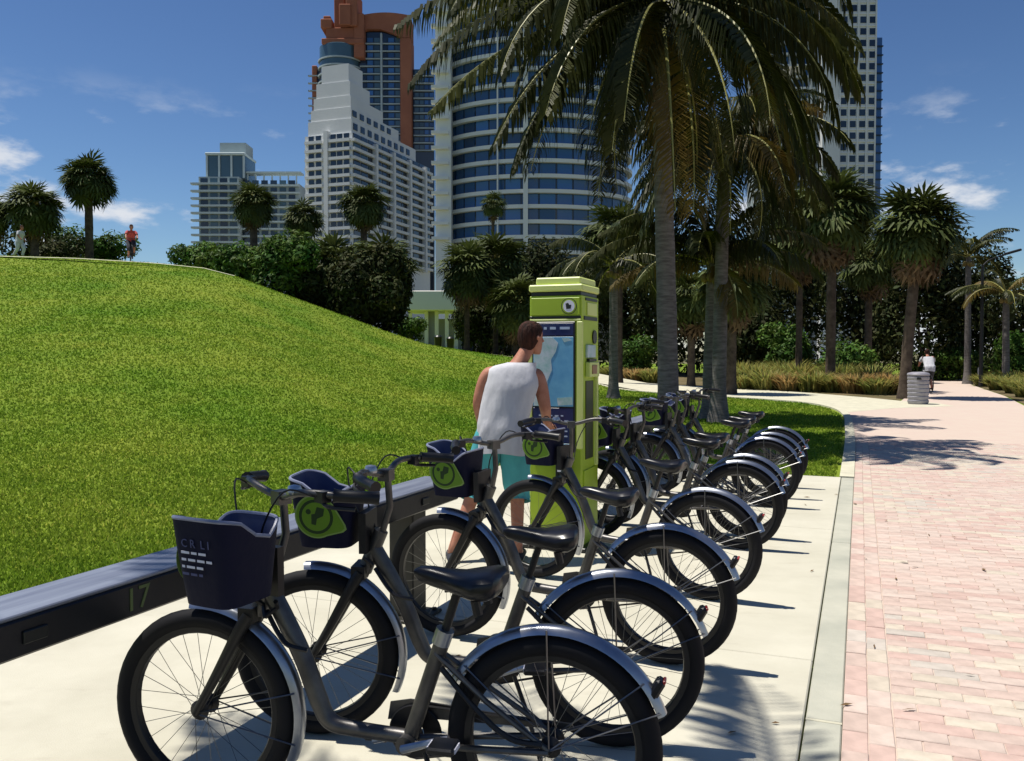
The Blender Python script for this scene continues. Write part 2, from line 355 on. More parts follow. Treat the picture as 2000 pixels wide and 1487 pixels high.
# ------------------------------------------------------------------ paved ground
PAD_T0, PAD_S1, S_MIN = -4.6, 11.6, 0.6
pad = thing('concrete_pad', None, None); tag(pad, kind='structure'); del_ = None
joints = [S_MIN, 4.6, 8.1, PAD_S1]
for i in range(3):
    for (ta, tb) in ((PAD_T0, -0.205),):
        s0, s1 = joints[i] + 0.004, joints[i + 1] - 0.004
        b = MB(); c = st((s0 + s1) / 2, (ta + tb) / 2, -0.06); b.bbox(c, (s1 - s0, tb - ta, 0.12), 0.006, rot=Matrix.Rotation(ROW, 3, 'Z'))
        b.obj('concrete_slab', M_conc, pad)
gut = thing('gutter_strip', None, None); tag(gut, kind='structure')
for i, (s0, s1) in enumerate(((0.6, 3.86), (3.87, 7.6), (7.61, 11.6))):
    b = MB(); b.bbox(st((s0 + s1) / 2, -0.125, -0.07), (s1 - s0 - 0.01, 0.145, 0.13), 0.006, rot=Matrix.Rotation(ROW, 3, 'Z'))
    b.obj('gutter_slab', M_gutter, gut)
b = MB(); b.box(st(3.865, -0.125, -0.056), (0.02, 0.145, 0.10), rot=Matrix.Rotation(ROW, 3, 'Z')); b.obj('joint_strip', M_edge, gut)

near_edge = [(11.61, -0.05), (16, -0.06), (20, -0.12), (23.5, -0.22), (26.5, -0.6), (29, -1.5), (30.8, -3.2), (32.6, -5.6), (35, -8.2), (39, -11.5), (47, -17)]
far_edge = [(50, -15.6), (44.5, -10.2), (40, -5.6), (36.2, -2.0), (33, 0.2), (31, 1.25), (34, 1.55), (42, 1.8), (56, 2.5)]
right_edge = [(58, 5.6), (47.8, 5.1), (36, 4.9), (29, 4.5), (25, 5.0), (15, 7.5), (0.6, 9.0)]
outline = [(0.6, -0.05)] + near_edge + far_edge + right_edge
def sheet(name, pts, z, m, th=0.10, kind='structure'):
    bm = bmesh.new(); vs = [bm.verts.new((*st(s, t)[:2], z + max(hz(*st(s, t)[:2]) - 0.0, 0))) for s, t in pts]
    f = bm.faces.new(vs)
    if f.normal.z < 0: f.normal_flip()
    bmesh.ops.triangulate(bm, faces=[f])
    me = bpy.data.meshes.new(name); bm.to_mesh(me); bm.free(); me.materials.append(m)
    return tag(link(name, me), kind=kind)
# distant paving takes over in the material
m = mat('paver_distant', (0.515, 0.405, 0.345), 0.9, spec=0.2, col2=(0.53, 0.455, 0.375), scale=1.6, detail=10, bump=0.05, bscale=40)
t_ = m.node_tree; bt = t_.nodes.new('ShaderNodeTexBrick'); tcn = t_.nodes.new('ShaderNodeTexCoord'); mpn = t_.nodes.new('ShaderNodeMapping')
mpn.inputs['Rotation'].default_value = (0, 0, -ROW + PI / 2); t_.links.new(tcn.outputs['Object'], mpn.inputs[0]); t_.links.new(mpn.outputs[0], bt.inputs['Vector'])
bt.inputs['Scale'].default_value = 1.0; bt.inputs['Brick Width'].default_value = 0.2; bt.inputs['Row Height'].default_value = 0.1; bt.inputs['Mortar Size'].default_value = 0.004
bt.inputs['Color1'].default_value = (0.51, 0.395, 0.338, 1); bt.inputs['Color2'].default_value = (0.525, 0.435, 0.365, 1); bt.inputs['Mortar'].default_value = (0.47, 0.39, 0.34, 1)
bsd = t_.nodes['Principled BSDF']; old = bsd.inputs['Base Color'].links[0].from_socket
mm = t_.nodes.new('ShaderNodeMixRGB'); mm.inputs['Fac'].default_value = 0.6; t_.links.new(old, mm.inputs['Color1']); t_.links.new(bt.outputs['Color'], mm.inputs['Color2']); t_.links.new(mm.outputs[0], bsd.inputs['Base Color'])
path = sheet('brick_path', outline, -0.006, m)
sheet('cross_walk', [(24.5, -0.30), (26.5, -0.6), (29, -1.5), (30.8, -3.2), (32.6, -5.6), (35, -8.2), (39, -11.5), (47, -17), (50, -15.6), (44.5, -10.2), (40, -5.6), (36.2, -2.0), (33, 0.2), (31, 1.25), (30.2, 2.2), (28.6, 2.6), (26.8, 0.9)], -0.004, M_edge)
# real pavers near the camera
S_REAL = 17.0
def paver_mesh(mi, l=0.1965, w=0.0965):
    b = MB(); z0, z1 = -0.05, 0.0; x, y, c = l / 2, w / 2, 0.0035
    v = [(-x, -y, z0), (x, -y, z0), (x, y, z0), (-x, y, z0), (-x, -y, z1 - c), (x, -y, z1 - c), (x, y, z1 - c), (-x, y, z1 - c), (-x + c, -y + c, z1), (x - c, -y + c, z1), (x - c, y - c, z1), (-x + c, y - c, z1)]
    f = [(0, 1, 5, 4), (1, 2, 6, 5), (2, 3, 7, 6), (3, 0, 4, 7), (4, 5, 9, 8), (5, 6, 10, 9), (6, 7, 11, 10), (7, 4, 8, 11), (8, 9, 10, 11)]
    b.add(v, f); return b, b.mesh('brick', M_brick[mi])
PM = [paver_mesh(i) for i in range(5)]
cells = []
row = 0; s_ = 2.35
rngp = random.Random(3)
while s_ < S_REAL:
    tmax = 0.19 * s_ * 1.15 + 1.5
    t_c = 0.25 if row % 2 else 0.35
    if row % 2 == 0: cells.append((s_, 0.199, 'half'))
    while t_c < min(tmax, 8.2):
        cells.append((s_, t_c, False)); t_c += 0.2
    s_ += 0.1; row += 1
# soldier course along the gutter
s_ = 2.3
while s_ < S_REAL:
    cells.append((s_, 0.000, 'edge')); cells.append((s_ + 0.1, 0.0985, 'edge')); s_ += 0.2
def pick(s, t):
    h = math.sin(s * 0.9 + 1.3) * math.cos(t * 1.1 + s * 0.35) + rngp.gauss(0, 0.75)
    return 1 if h < -0.75 else 0 if h < -0.05 else 4 if h < 0.35 else 2 if h < 1.15 else 3
def seen(s, t):
    p = st(s, t); return p.y > 3.0 and abs(p.x) < 0.62 * p.y
cells.sort(key=lambda c: (0 if seen(c[0], c[1]) else 1, st(c[0], c[1]).length))
rest = {i: MB() for i in range(5)}; restm = MB()
tilt = random.Random(9)
for i, (s, t, e) in enumerate(cells):
    k = pick(s, t); rz = ROW + PI / 2 + (PI / 2 if e == 'edge' else 0) + tilt.gauss(0, 0.012); z = 0.0 + tilt.uniform(-0.0025, 0.0015)
    p = st(s, t, z)
    if i < 300:
        o = bpy.data.objects.new('brick', PM[k][1]); COL.objects.link(o); o.parent = path; o.location = p
        o.rotation_euler = (tilt.gauss(0, 0.008), tilt.gauss(0, 0.008), rz)
        if e == 'half': o.scale = (0.485, 1, 1)
    else:
        M4 = Matrix.Translation(p) @ Matrix.Rotation(rz, 4, 'Z') @ Matrix.Scale(0.485 if e == 'half' else 1, 4, (1, 0, 0))
        restm.add([M4 @ Vector(v) for v in PM[k][0].v], PM[k][0].f, k)
o = restm.obj('brick_paving', M_brick, path); o['kind'] = 'stuff'

# pale edging that follows the lawn round the bend
def strip(name, pts, wdt, z, m, h=0.12):
    b = MB(); P = [st(s, t) for s, t in pts]; L_ = []
    for i, p in enumerate(P):
        d = (P[min(i + 1, len(P) - 1)] - P[max(i - 1, 0)]).normalized(); nrm = Vector((-d.y, d.x, 0))
        zz = z + max(hz(p.x, p.y), 0)
        L_.append([Vector((*(p + nrm * 0)[:2], zz - h)), Vector((*(p + nrm * 0)[:2], zz)), Vector((*(p + nrm * wdt)[:2], zz)), Vector((*(p + nrm * wdt)[:2], zz - h))])
    b.loft(L_, cap=(True, True)); return tag(b.obj(name, m), kind='structure')
ne = [tuple(v[:2]) for v in bez([(a, b, 0) for a, b in near_edge], 5)]
strip('lawn_edging', ne, 0.17, 0.012, M_edge)
# the walk on the crest of the mound
cr = MB(); rr = []
for px in range(-500, 480, 30):
    row_ = []
    for dd in (0.2, 1.2, 2.4):
        Yv = float(np.interp(px, RPX, RD)) + dd; Xv = bx_(px, Yv); row_.append(Vector((Xv, Yv, hz(Xv, Yv) + 0.03)))
    rr.append(row_)
cr.loft(rr, closed=False, cap=(False, False)); tag(cr.obj('crest_walk', M_edge, smooth=True), kind='structure')
cr = MB(); rr = []
for (px, Yv) in ((870, 60), (905, 57), (950, 53), (1000, 52), (1060, 50), (1120, 49), (1180, 48)):
    rr.append([Vector((bx_(px, Yv + d), Yv + d, hz(bx_(px, Yv + d), Yv + d) + 0.04)) for d in (0, 1.0, 2.0)])
cr.loft(rr, closed=False, cap=(False, False)); tag(cr.obj('lawn_path', M_edge, smooth=True), kind='structure')
# sandy bed behind the paving
sheet('planting_bed', [(31.3, 1.25), (33.3, 0.0), (37, -2.4), (41, -6.2), (46, -10.9), (52, -16), (62, -14), (62, 1.6), (42, 1.5), (34, 1.35)], -0.02, mat('bed_soil', (0.17, 0.13, 0.075), 0.95, spec=0.1, col2=(0.09, 0.08, 0.035), scale=0.8))
sheet('planting_bed', [(29.1, 4.62), (36, 5.0), (47.8, 5.2), (60, 5.7), (60, 20), (26, 14), (25.2, 5.1)], -0.02, MATS['bed_soil'])

rg = random.Random(77); b = MB()
for i in range(90):
    sv, tv = rg.uniform(2.6, 11), rg.uniform(-2.0, 2.6)
    if -0.22 < tv < -0.04: continue
    p = st(sv, tv, 0.006); a = rg.uniform(0, 6.28); l = rg.uniform(0.012, 0.045); w = l * rg.uniform(0.15, 0.4); d = Vector((math.cos(a), math.sin(a), 0)); e = Vector((-d.y, d.x, 0))
    b.add([p - d * l, p + e * w + Vector((0, 0, 0.006)), p + d * l + Vector((0, 0, 0.004)), p - e * w + Vector((0, 0, 0.002))], [(0, 1, 2), (0, 2, 3)], 0)
tag(b.obj('leaf_litter', mat('dry_leaf', (0.16, 0.10, 0.05), 0.9, spec=0.1, rnd=0.2)), 'small dry leaf bits scattered over the concrete and the pavers', 'leaf litter', kind='stuff')

# ------------------------------------------------------------------ grass blades
def pip(poly, x, y):
    ins = np.zeros(len(x), bool); n = len(poly); j = n - 1
    for i in range(n):
        xi, yi = poly[i]; xj, yj = poly[j]
        c = ((yi > y) != (yj > y)) & (x < (xj - xi) * (y - yi) / (yj - yi + 1e-12) + xi)
        ins ^= c; j = i
    return ins
def blades(name, m, n, ymin, ymax, pxr, hk=1.0, seed=1, straw=0.06):
    rg = np.random.RandomState(seed)
    Yb = ymin * np.exp(rg.rand(n) * math.log(ymax / ymin)); px = rg.uniform(pxr[0], pxr[1], n); Xb = (px - 1000) / 1700 * Yb
    s = Xb * U.x + Yb * U.y; t = Xb * N.x + Yb * N.y
    keep = ~((t > PAD_T0 - 0.02) & (s < PAD_S1 + 0.03)) & ~(t > -0.25)
    keep &= ~pip(outline, s, t); keep &= rg.rand(n) > np.clip((Yb - 24) / 40, 0, 0.7)
    ed = np.interp(s, [p[0] for p in near_edge], [p[1] for p in near_edge]); keep &= ~((s > 11) & (t > ed - 0.22))
    D = np.interp(px, RPX, RD); keep &= ~((px < 470) & (Yb > D + 0.1) & (Yb < D + 2.5))
    Xb, Yb = Xb[keep], Yb[keep]; n = len(Xb)
    Zb = hill(Xb, Yb) - 0.035 + 0.10 * np.sin(Xb * 0.31 + 1) * np.sin(Yb * 0.27) * np.clip((Yb - 10) / 20, 0, 1) * np.clip((0.05 - Xb / Yb) * 6, 0, 1)
    h = (0.040 + 0.0011 * Yb) * (0.5 + rg.rand(n)) * hk; w = (0.0045 + 0.00085 * Yb) * (0.7 + 0.6 * rg.rand(n))
    an = rg.rand(n) * 2 * PI; dx, dy = np.cos(an), np.sin(an); lean = rg.rand(n) * 1.1; la = rg.rand(n) * 2 * PI
    v = np.empty((n, 3, 3), np.float32)
    v[:, 0] = np.stack([Xb - dx * w, Yb - dy * w, Zb], 1); v[:, 1] = np.stack([Xb + dx * w, Yb + dy * w, Zb], 1)
    v[:, 2] = np.stack([Xb + np.cos(la) * h * lean, Yb + np.sin(la) * h * lean, Zb + h], 1)
    me = bpy.data.meshes.new(name); me.vertices.add(3 * n); me.vertices.foreach_set('co', v.ravel()); me.loops.add(3 * n); me.loops.foreach_set('vertex_index', np.arange(3 * n, dtype=np.int32))
    me.polygons.add(n); me.polygons.foreach_set('loop_start', np.arange(0, 3 * n, 3, dtype=np.int32)); me.polygons.foreach_set('loop_total', np.full(n, 3, np.int32))
    me.update(); me.validate()
    col = np.ones((n, 4), np.float32); b = 0.80 + 0.40 * rg.rand(n); col[:, 0] = b; col[:, 1] = b; col[:, 2] = b
    k = rg.rand(n) < straw; col[k, 0] *= 1.9; col[k, 1] *= 1.45; col[k, 2] *= 2.4
    ca = me.color_attributes.new('tint', 'FLOAT_COLOR', 'CORNER'); ca.data.foreach_set('color', np.repeat(col, 3, 0).ravel())
    me.materials.append(m); o = link(name, me); return tag(o, kind='stuff')
g = blades('grass', M_blade, 480000, 4.2, 56, (-350, 1720), 0.58, 5)
tag(g, 'short mown green lawn grass covering the mound and the verge', 'grass')

# ------------------------------------------------------------------ plants
def frond_mesh(L, el0, droop, nl, seed, leaf=0.62, hang=0.8, mleaf=None, w=0.026):
    rg = random.Random(seed); b = MB(); ns = 16; pts = []; p = Vector((0, 0, 0)); tw = rg.uniform(-0.3, 0.3)
    for i in range(ns + 1):
        q = i / ns; th = el0 - droop * q ** 1.25; pts.append(p.copy()); p = p + Vector((math.cos(th), tw * q * 0.35, math.sin(th))) * (L / ns)
    b.tube(pts, [0.034 * (1 - i / ns) + 0.006 for i in range(ns + 1)], 5, 0)
    for k in range(nl):
        q = 0.10 + 0.90 * k / (nl - 1); f = q * ns; i = min(int(f), ns - 1); P = pts[i].lerp(pts[i + 1], f - i); T = (pts[i + 1] - pts[i]).normalized()
        side0 = T.cross(Vector((0, 0, 1))); side0 = side0.normalized() if side0.length > 0.05 else Vector((0, 1, 0))
        upv = side0.cross(T).normalized()
        l0 = leaf * (0.30 + 0.85 * math.sin(PI * min(1.0, 0.12 + q * 0.86)) ** 0.8)
        for sg in (-1, 1):
            if rg.random() < 0.05: continue
            l = l0 * rg.uniform(0.8, 1.12); sd = side0 * sg
            d1 = (sd * 0.9 + T * rg.uniform(0.35, 0.7) + upv * 0.12 + Vector((0, 0, -1)) * hang * 0.25 * rg.uniform(0.6, 1.3)).normalized()
            d2 = (d1 * 0.65 + Vector((0, 0, -1)) * hang * rg.uniform(0.7, 1.3)).normalized()
            d3 = (d2 * 0.6 + Vector((0, 0, -1)) * hang * rg.uniform(0.6, 1.2)).normalized()
            wv = T.cross(d1); wv = (T * 0.75 + wv.normalized() * 0.5).normalized() * (w * rg.uniform(0.8, 1.2))
            a = P + d1 * 0.01; c = a + d1 * l * 0.36; e = c + d2 * l * 0.36; g_ = e + d3 * l * 0.28
            b.add([a - wv * 0.4, a + wv * 0.4, c + wv, c - wv, e + wv * 0.75, e - wv * 0.75, g_], [(0, 1, 2, 3), (3, 2, 4, 5), (5, 4, 6)], 1)
    return b.mesh('frond', [M_rachis, mleaf or M_frond])
def trunk_tube(b, pts, r0, r1, flare=1.5, n=12, seed=0):
    P = bez(pts, 8); k = len(P); rg = random.Random(seed); rs = []
    for i in range(k):
        q = i / (k - 1); r_ = r0 + (r1 - r0) * q + r0 * (flare - 1) * max(0, 1 - q * 7) ** 2; rs.append(r_ * (1 + rg.uniform(-0.03, 0.03)))
    b.tube(P, rs, n, 0)
def coconut(name, label, x, y, top, lean, r0, r1, fronds, seed, group='palms', z0=None, hang=0.8, leaf=0.62, nl=64):
    z0 = hz(x, y) if z0 is None else z0
    root = thing(name, label, 'palm tree', (x, y, z0), 0, group)
    b = MB(); h = top - z0; trunk_tube(b, [(0, 0, -0.1), (lean[0] * 0.35, lean[1] * 0.35, h * 0.35), (lean[0] * 0.8, lean[1] * 0.8, h * 0.72), (lean[0], lean[1], h)], r0, r1, 1.7, 14, seed)
    b.obj('trunk', M_bark, root, True)
    b = MB(); rg = random.Random(seed + 5)
    for k in range(9):
        a = k * 2.4; c = Vector((lean[0] + math.cos(a) * r1 * 1.5, lean[1] + math.sin(a) * r1 * 1.5, h - 0.28 - 0.06 * (k % 3)))
        b.lathe([(0.004, -0.12), (0.07, -0.08), (0.10, 0.0), (0.075, 0.08), (0.004, 0.12)], 8, 0, Matrix.Translation(c))
    b.obj('coconut_bunch', mat('coconut_husk', (0.16, 0.12, 0.03), 0.6) if 'coconut_husk' not in MATS else MATS['coconut_husk'], root, True)
    for i, (az, el0, L, dr, old) in enumerate(fronds):
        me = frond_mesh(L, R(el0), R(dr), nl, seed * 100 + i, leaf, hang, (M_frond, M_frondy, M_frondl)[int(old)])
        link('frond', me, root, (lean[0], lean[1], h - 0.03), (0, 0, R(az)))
    return root
rg = random.Random(11)
# main coconut palm beside the bikes
fr = []
spec = [(176, 22, 4.7, 62, 2), (186, 8, 4.7, 66, 0), (196, -12, 4.6, 40, 2), (212, -22, 4.3, 46, 0), (160, 30, 4.5, 76, 2), (230, -14, 4.1, 62, 2), (246, -30, 4.1, 48, 0), (264, -36, 4.9, 50, 1), (276, -40, 4.7, 46, 1),
        (296, -16, 4.2, 66, 0), (322, -8, 4.1, 76, 0), (338, 10, 3.9, 96, 0), (350, 8, 4.0, 84, 2), (4, 26, 4.0, 92, 0), (14, 36, 3.9, 96, 0), (330, -24, 3.9, 56, 0), (240, 16, 4.2, 100, 0), (205, 30, 4.4, 100, 0), (310, 30, 4.2, 116, 0), (312, -30, 3.9, 50, 1)]
fr += spec
for k in range(12):
    fr.append((30 + k * 137.5 * 0.30 % 130, rg.uniform(-20, 70), rg.uniform(3.3, 3.9), rg.uniform(70, 105), 0))
fr += [(252, -20, 4.0, 60, 0), (284, -26, 4.2, 58, 0), (305, -22, 4.3, 62, 0), (292, 30, 4.2, 118, 0), (340, -30, 3.8, 50, 0), (200, -30, 4.0, 44, 0), (220, 6, 4.2, 84, 0), (80, -20, 4.0, 60, 0), (110, -25, 4.0, 60, 0), (55, -10, 4.0, 66, 0), (140, -15, 4.0, 60, 0), (225, 62, 3.8, 110, 0), (320, 60, 3.6, 115, 0), (180, 66, 3.9, 110, 0), (0, 68, 3.5, 115, 0)]
coconut('coconut_palm', 'tall coconut palm with dark drooping fronds and bare grey trunk rising from behind the bikes', 2.72, 15.0, 7.55, (-0.20, 0.0), 0.185, 0.13, fr, 3, hang=1.15, leaf=0.86, nl=92)
# young palm right behind it
fr = [(170, 52, 3.1, 85, 0), (186, 40, 3.3, 90, 0), (200, 60, 3.0, 95, 0), (212, 20, 2.6, 80, 0), (355, 48, 3.0, 92, 0), (8, 62, 3.0, 90, 0), (338, 30, 2.8, 92, 0), (250, 48, 2.6, 110, 0), (300, 40, 2.6, 110, 0), (90, 55, 3, 90, 0), (60, 45, 3, 90, 0), (130, 50, 3, 90, 0), (232, 72, 2.8, 100, 0), (320, 70, 2.8, 90, 0), (270, 82, 3.0, 80, 0), (160, 15, 2.6, 60, 1), (20, 15, 2.6, 60, 1), (280, -10, 2.2, 70, 1), (120, 75, 3, 80, 0)]
coconut('coconut_palm', 'shorter young palm with arching pale-ribbed fronds behind the tall palm trunk', 4.75, 21.0, 3.7, (0.1, 0.1), 0.17, 0.14, fr, 8, hang=0.9, leaf=0.7, nl=64)
# further coconut crown high behind the right of the tall palm
fr = [(k * 24 + rg.uniform(-8, 8), rg.uniform(-30, 60), rg.uniform(2.7, 3.5), rg.uniform(70, 105), (1 if k % 9 == 3 else 2 if k % 5 == 1 else 0)) for k in range(38)]
coconut('coconut_palm', 'second tall palm whose crown shows just right of the tall palm trunk', 4.75, 20.0, 6.35, (0.1, 0.1), 0.17, 0.13, fr, 12, hang=1.1, leaf=0.8, nl=64)
fr = [(k * 27 + rg.uniform(-8, 8), rg.uniform(-5, 65), rg.uniform(2.4, 3.0), rg.uniform(70, 100), 0) for k in range(15)]
coconut('coconut_palm', 'low leafy palm left of the tall trunk, half behind the green kiosk', 3.5, 30.0, 4.6, (0.0, 0.1), 0.17, 0.13, fr, 14, hang=0.9, leaf=0.75, nl=50)
fr = [(k * 25 + rg.uniform(-8, 8), rg.uniform(10, 75), rg.uniform(2.2, 2.8), rg.uniform(60, 95), 0) for k in range(15)]
coconut('coconut_palm', 'spiky dark palm against the sky near the lamp arm', bx_(1890, 44), 44.0, 6.4, (0.0, 0.1), 0.17, 0.13, fr, 15, hang=0.55, leaf=0.5, nl=40, z0=0)
fr = [(k * 25 + rg.uniform(-8, 8), rg.uniform(0, 60), rg.uniform(2.2, 2.8), rg.uniform(60, 95), k % 4 == 0) for k in range(15)]
coconut('coconut_palm', 'brownish palm at the edge of the thicket beyond the lamp arm', bx_(1965, 40), 40.0, 4.3, (0.0, 0.1), 0.17, 0.13, fr, 16, hang=0.7, leaf=0.5, nl=40, z0=0)
# palm whose fronds shade the foreground paving
fr = [(k * 32 + rg.uniform(-6, 6), rg.uniform(-5, 55), rg.uniform(3.0, 3.6), rg.uniform(60, 85), 0) for k in range(11)]
coconut('coconut_palm', 'palm overhead beside the viewer whose frond shadows fall on the paving', -2.85, 1.15, 7.2, (0.9, 0.5), 0.18, 0.13, fr, 21, z0=-0.05, hang=0.8, leaf=0.55, nl=54)

def fan_leaf(seed, m, droop=0.35, span=285, nseg=19):
    rg = random.Random(seed); b = MB(); Lp = 0.66; pts = [Vector((Lp * i / 4, 0, 0.10 * math.sin(PI * i / 4 * 0.8) - droop * 0.12 * (i / 4) ** 2)) for i in range(5)]
    b.tube(pts, [0.018, 0.016, 0.014, 0.012, 0.010], 4, 0)
    c = pts[-1]; axis = Vector((1, 0, -droop)).normalized(); side = Vector((0, 1, 0)); nrm = axis.cross(side)
    for k in range(nseg):
        a = R(-span / 2 + span * k / (nseg - 1)) + rg.uniform(-0.05, 0.05); d = (axis * math.cos(a) + side * math.sin(a) * 0.95).normalized()
        rad = 0.50 * (0.72 + 0.28 * math.cos(a * 0.6)) * rg.uniform(0.88, 1.08); p = (d.cross(nrm)).normalized() * (0.040 * rg.uniform(0.8, 1.2)); lift = -nrm * (0.05 * (1 if k % 2 else -1))
        mid = c + d * rad * 0.55 + lift; dz = Vector((0, 0, -1)) * rg.uniform(0.04, 0.24)
        tip = c + d * rad * 0.95 + dz * 0.6
        b.add([c - p * 0.2, c + p * 0.2, mid + p, mid - p, tip], [(0, 1, 2, 3), (3, 2, 4)], 1)
    return b.mesh('fan_leaf', [M_rachis if m is M_fan else M_fanb, m])
FANS = [fan_leaf(40 + i, M_fan, d) for i, d in enumerate((0.3, 0.7, 1.1, 1.5))]
FANB = [fan_leaf(60 + i, M_fanb, d, 200, 11) for i, d in enumerate((1.0, 1.3))]
SAB_G = 'fan palms around the park'
def sabal(label, px, cy, cw, Y, ch=None, nleaf=44, skirt=0, seed=0, tr=0.17, lean=0.0, trunk=True, ztop=None):
    x = bx_(px, Y); z0 = max(hz(x, Y), 0) - 0.03; D = cw / 1700 * Y; ch = ch or cw; sc = D / 2 / 0.95; zc = bz_(cy, Y)
    rg = random.Random(seed); root = thing('fan_palm', label, 'palm tree', (x, Y, z0), 0, SAB_G)
    b = MB(); h = zc - z0; trunk_tube(b, [(lean, 0, -0.1), (lean * 0.6, 0.0, h * 0.4), (lean * 0.15, 0, h * 0.8), (0, 0, h)], tr, tr * 0.85, 1.35, 10, seed)
    b.obj('trunk', M_bark2, root, True)
    vz = ch / cw
    nleaf = int(nleaf * 1.55); inner = nleaf // 3
    for i in range(-inner, nleaf + skirt):
        dead = i >= nleaf
        az = i * 2.39996 + rg.uniform(-0.3, 0.3)
        if dead: el_ = R(rg.uniform(-78, -35)); me = FANB[i % 2]; s_ = sc * rg.uniform(0.75, 0.95)
        elif i < 0:
            el_ = math.asin(rg.uniform(-0.75, 0.95)); me = FANS[rg.randint(1, 3)]; s_ = sc * rg.uniform(0.52, 0.72); az = rg.uniform(0, 2 * PI)
        else:
            q = (i + 0.5) / nleaf; el_ = math.asin(1 - 1.62 * q) + rg.uniform(-0.12, 0.12); me = FANS[min(3, max(0, int(rg.uniform(0, 3) + q * 1.3)))] ; s_ = sc * rg.uniform(0.84, 1.10)
        o = link('fan_leaf', me, root, (0, 0, h - (0.25 * sc if dead else 0)), (rg.uniform(-0.4, 0.4), -el_, az)); o.rotation_mode = 'XYZ'; o.scale = (s_, s_, s_ * 1.0)
        o.scale = (s_ * (1 + (vz - 1) * abs(math.sin(el_))),) * 3
    return root
sabal('round-headed fan palm alone on the mound with its trunk against the sky', 178, 358, 98, 57, 108, 60, 0, 1, 0.27)
sabal('broad fan palm on the mound above the walker in white', 72, 412, 104, 54, 120, 54, 8, 2, 0.25)
sabal('fan palm cut off by the edge of the picture on the mound', -6, 425, 66, 54, 90, 44, 6, 3, 0.22)
sabal('fan palm in front of the low grey apartment block', 498, 404, 86, 53, 92, 52, 4, 4, 0.24)
sabal('small dark fan palm between the low block and the stepped white tower', 593, 432, 78, 56, 82, 46, 4, 5, 0.2)
sabal('fan palm in front of the stepped white tower', 712, 406, 92, 58, 96, 52, 4, 6, 0.24)
sabal('slender small fan palm in front of the curved glass tower', 963, 404, 48, 80, 58, 36, 3, 7, 0.16)
sabal('big fan palm with dead brown skirt below the right white tower', 1622, 422, 172, 36, 175, 66, 26, 8, 0.20)
sabal('fan palm with long dead brown skirt standing behind the litter bin', 1788, 455, 158, 30, 180, 66, 40, 9, 0.19, -0.4)
sabal('bushy fan palm behind the kiosk, left of the tall palm trunk', 1208, 470, 150, 42, 150, 56, 10, 10, 0.2)
sabal('fan palm with thick dark trunk at the bend of the path', 1428, 560, 150, 33, 150, 56, 18, 11, 0.2)
sabal('fan palm left of the white pavilion, over the mound foot', 655, 535, 125, 52, 150, 54, 12, 12, 0.2)
sabal('shaggy fan palm nearest the left side of the pavilion', 752, 535, 112, 54, 150, 54, 14, 13, 0.2)
sabal('fan palm just right of the white pavilion', 912, 535, 108, 58, 130, 54, 12, 14, 0.2)
sabal('fan palm between the pavilion and the kiosk', 968, 525, 122, 60, 140, 54, 12, 15, 0.2)
sabal('low fan palm directly behind the man', 1008, 600, 105, 56, 130, 50, 10, 16, 0.2)
sabal('slim fan palm in the shade behind the young palm', 1350, 585, 120, 40, 130, 44, 14, 17, 0.18)
sabal('fan palm deep in the thicket between the two big fan palms', 1695, 520, 110, 46, 120, 44, 10, 18, 0.2)
sabal('second slim-trunked palm close behind the big skirted fan palm', 1560, 480, 120, 42, 140, 44, 16, 19, 0.16)

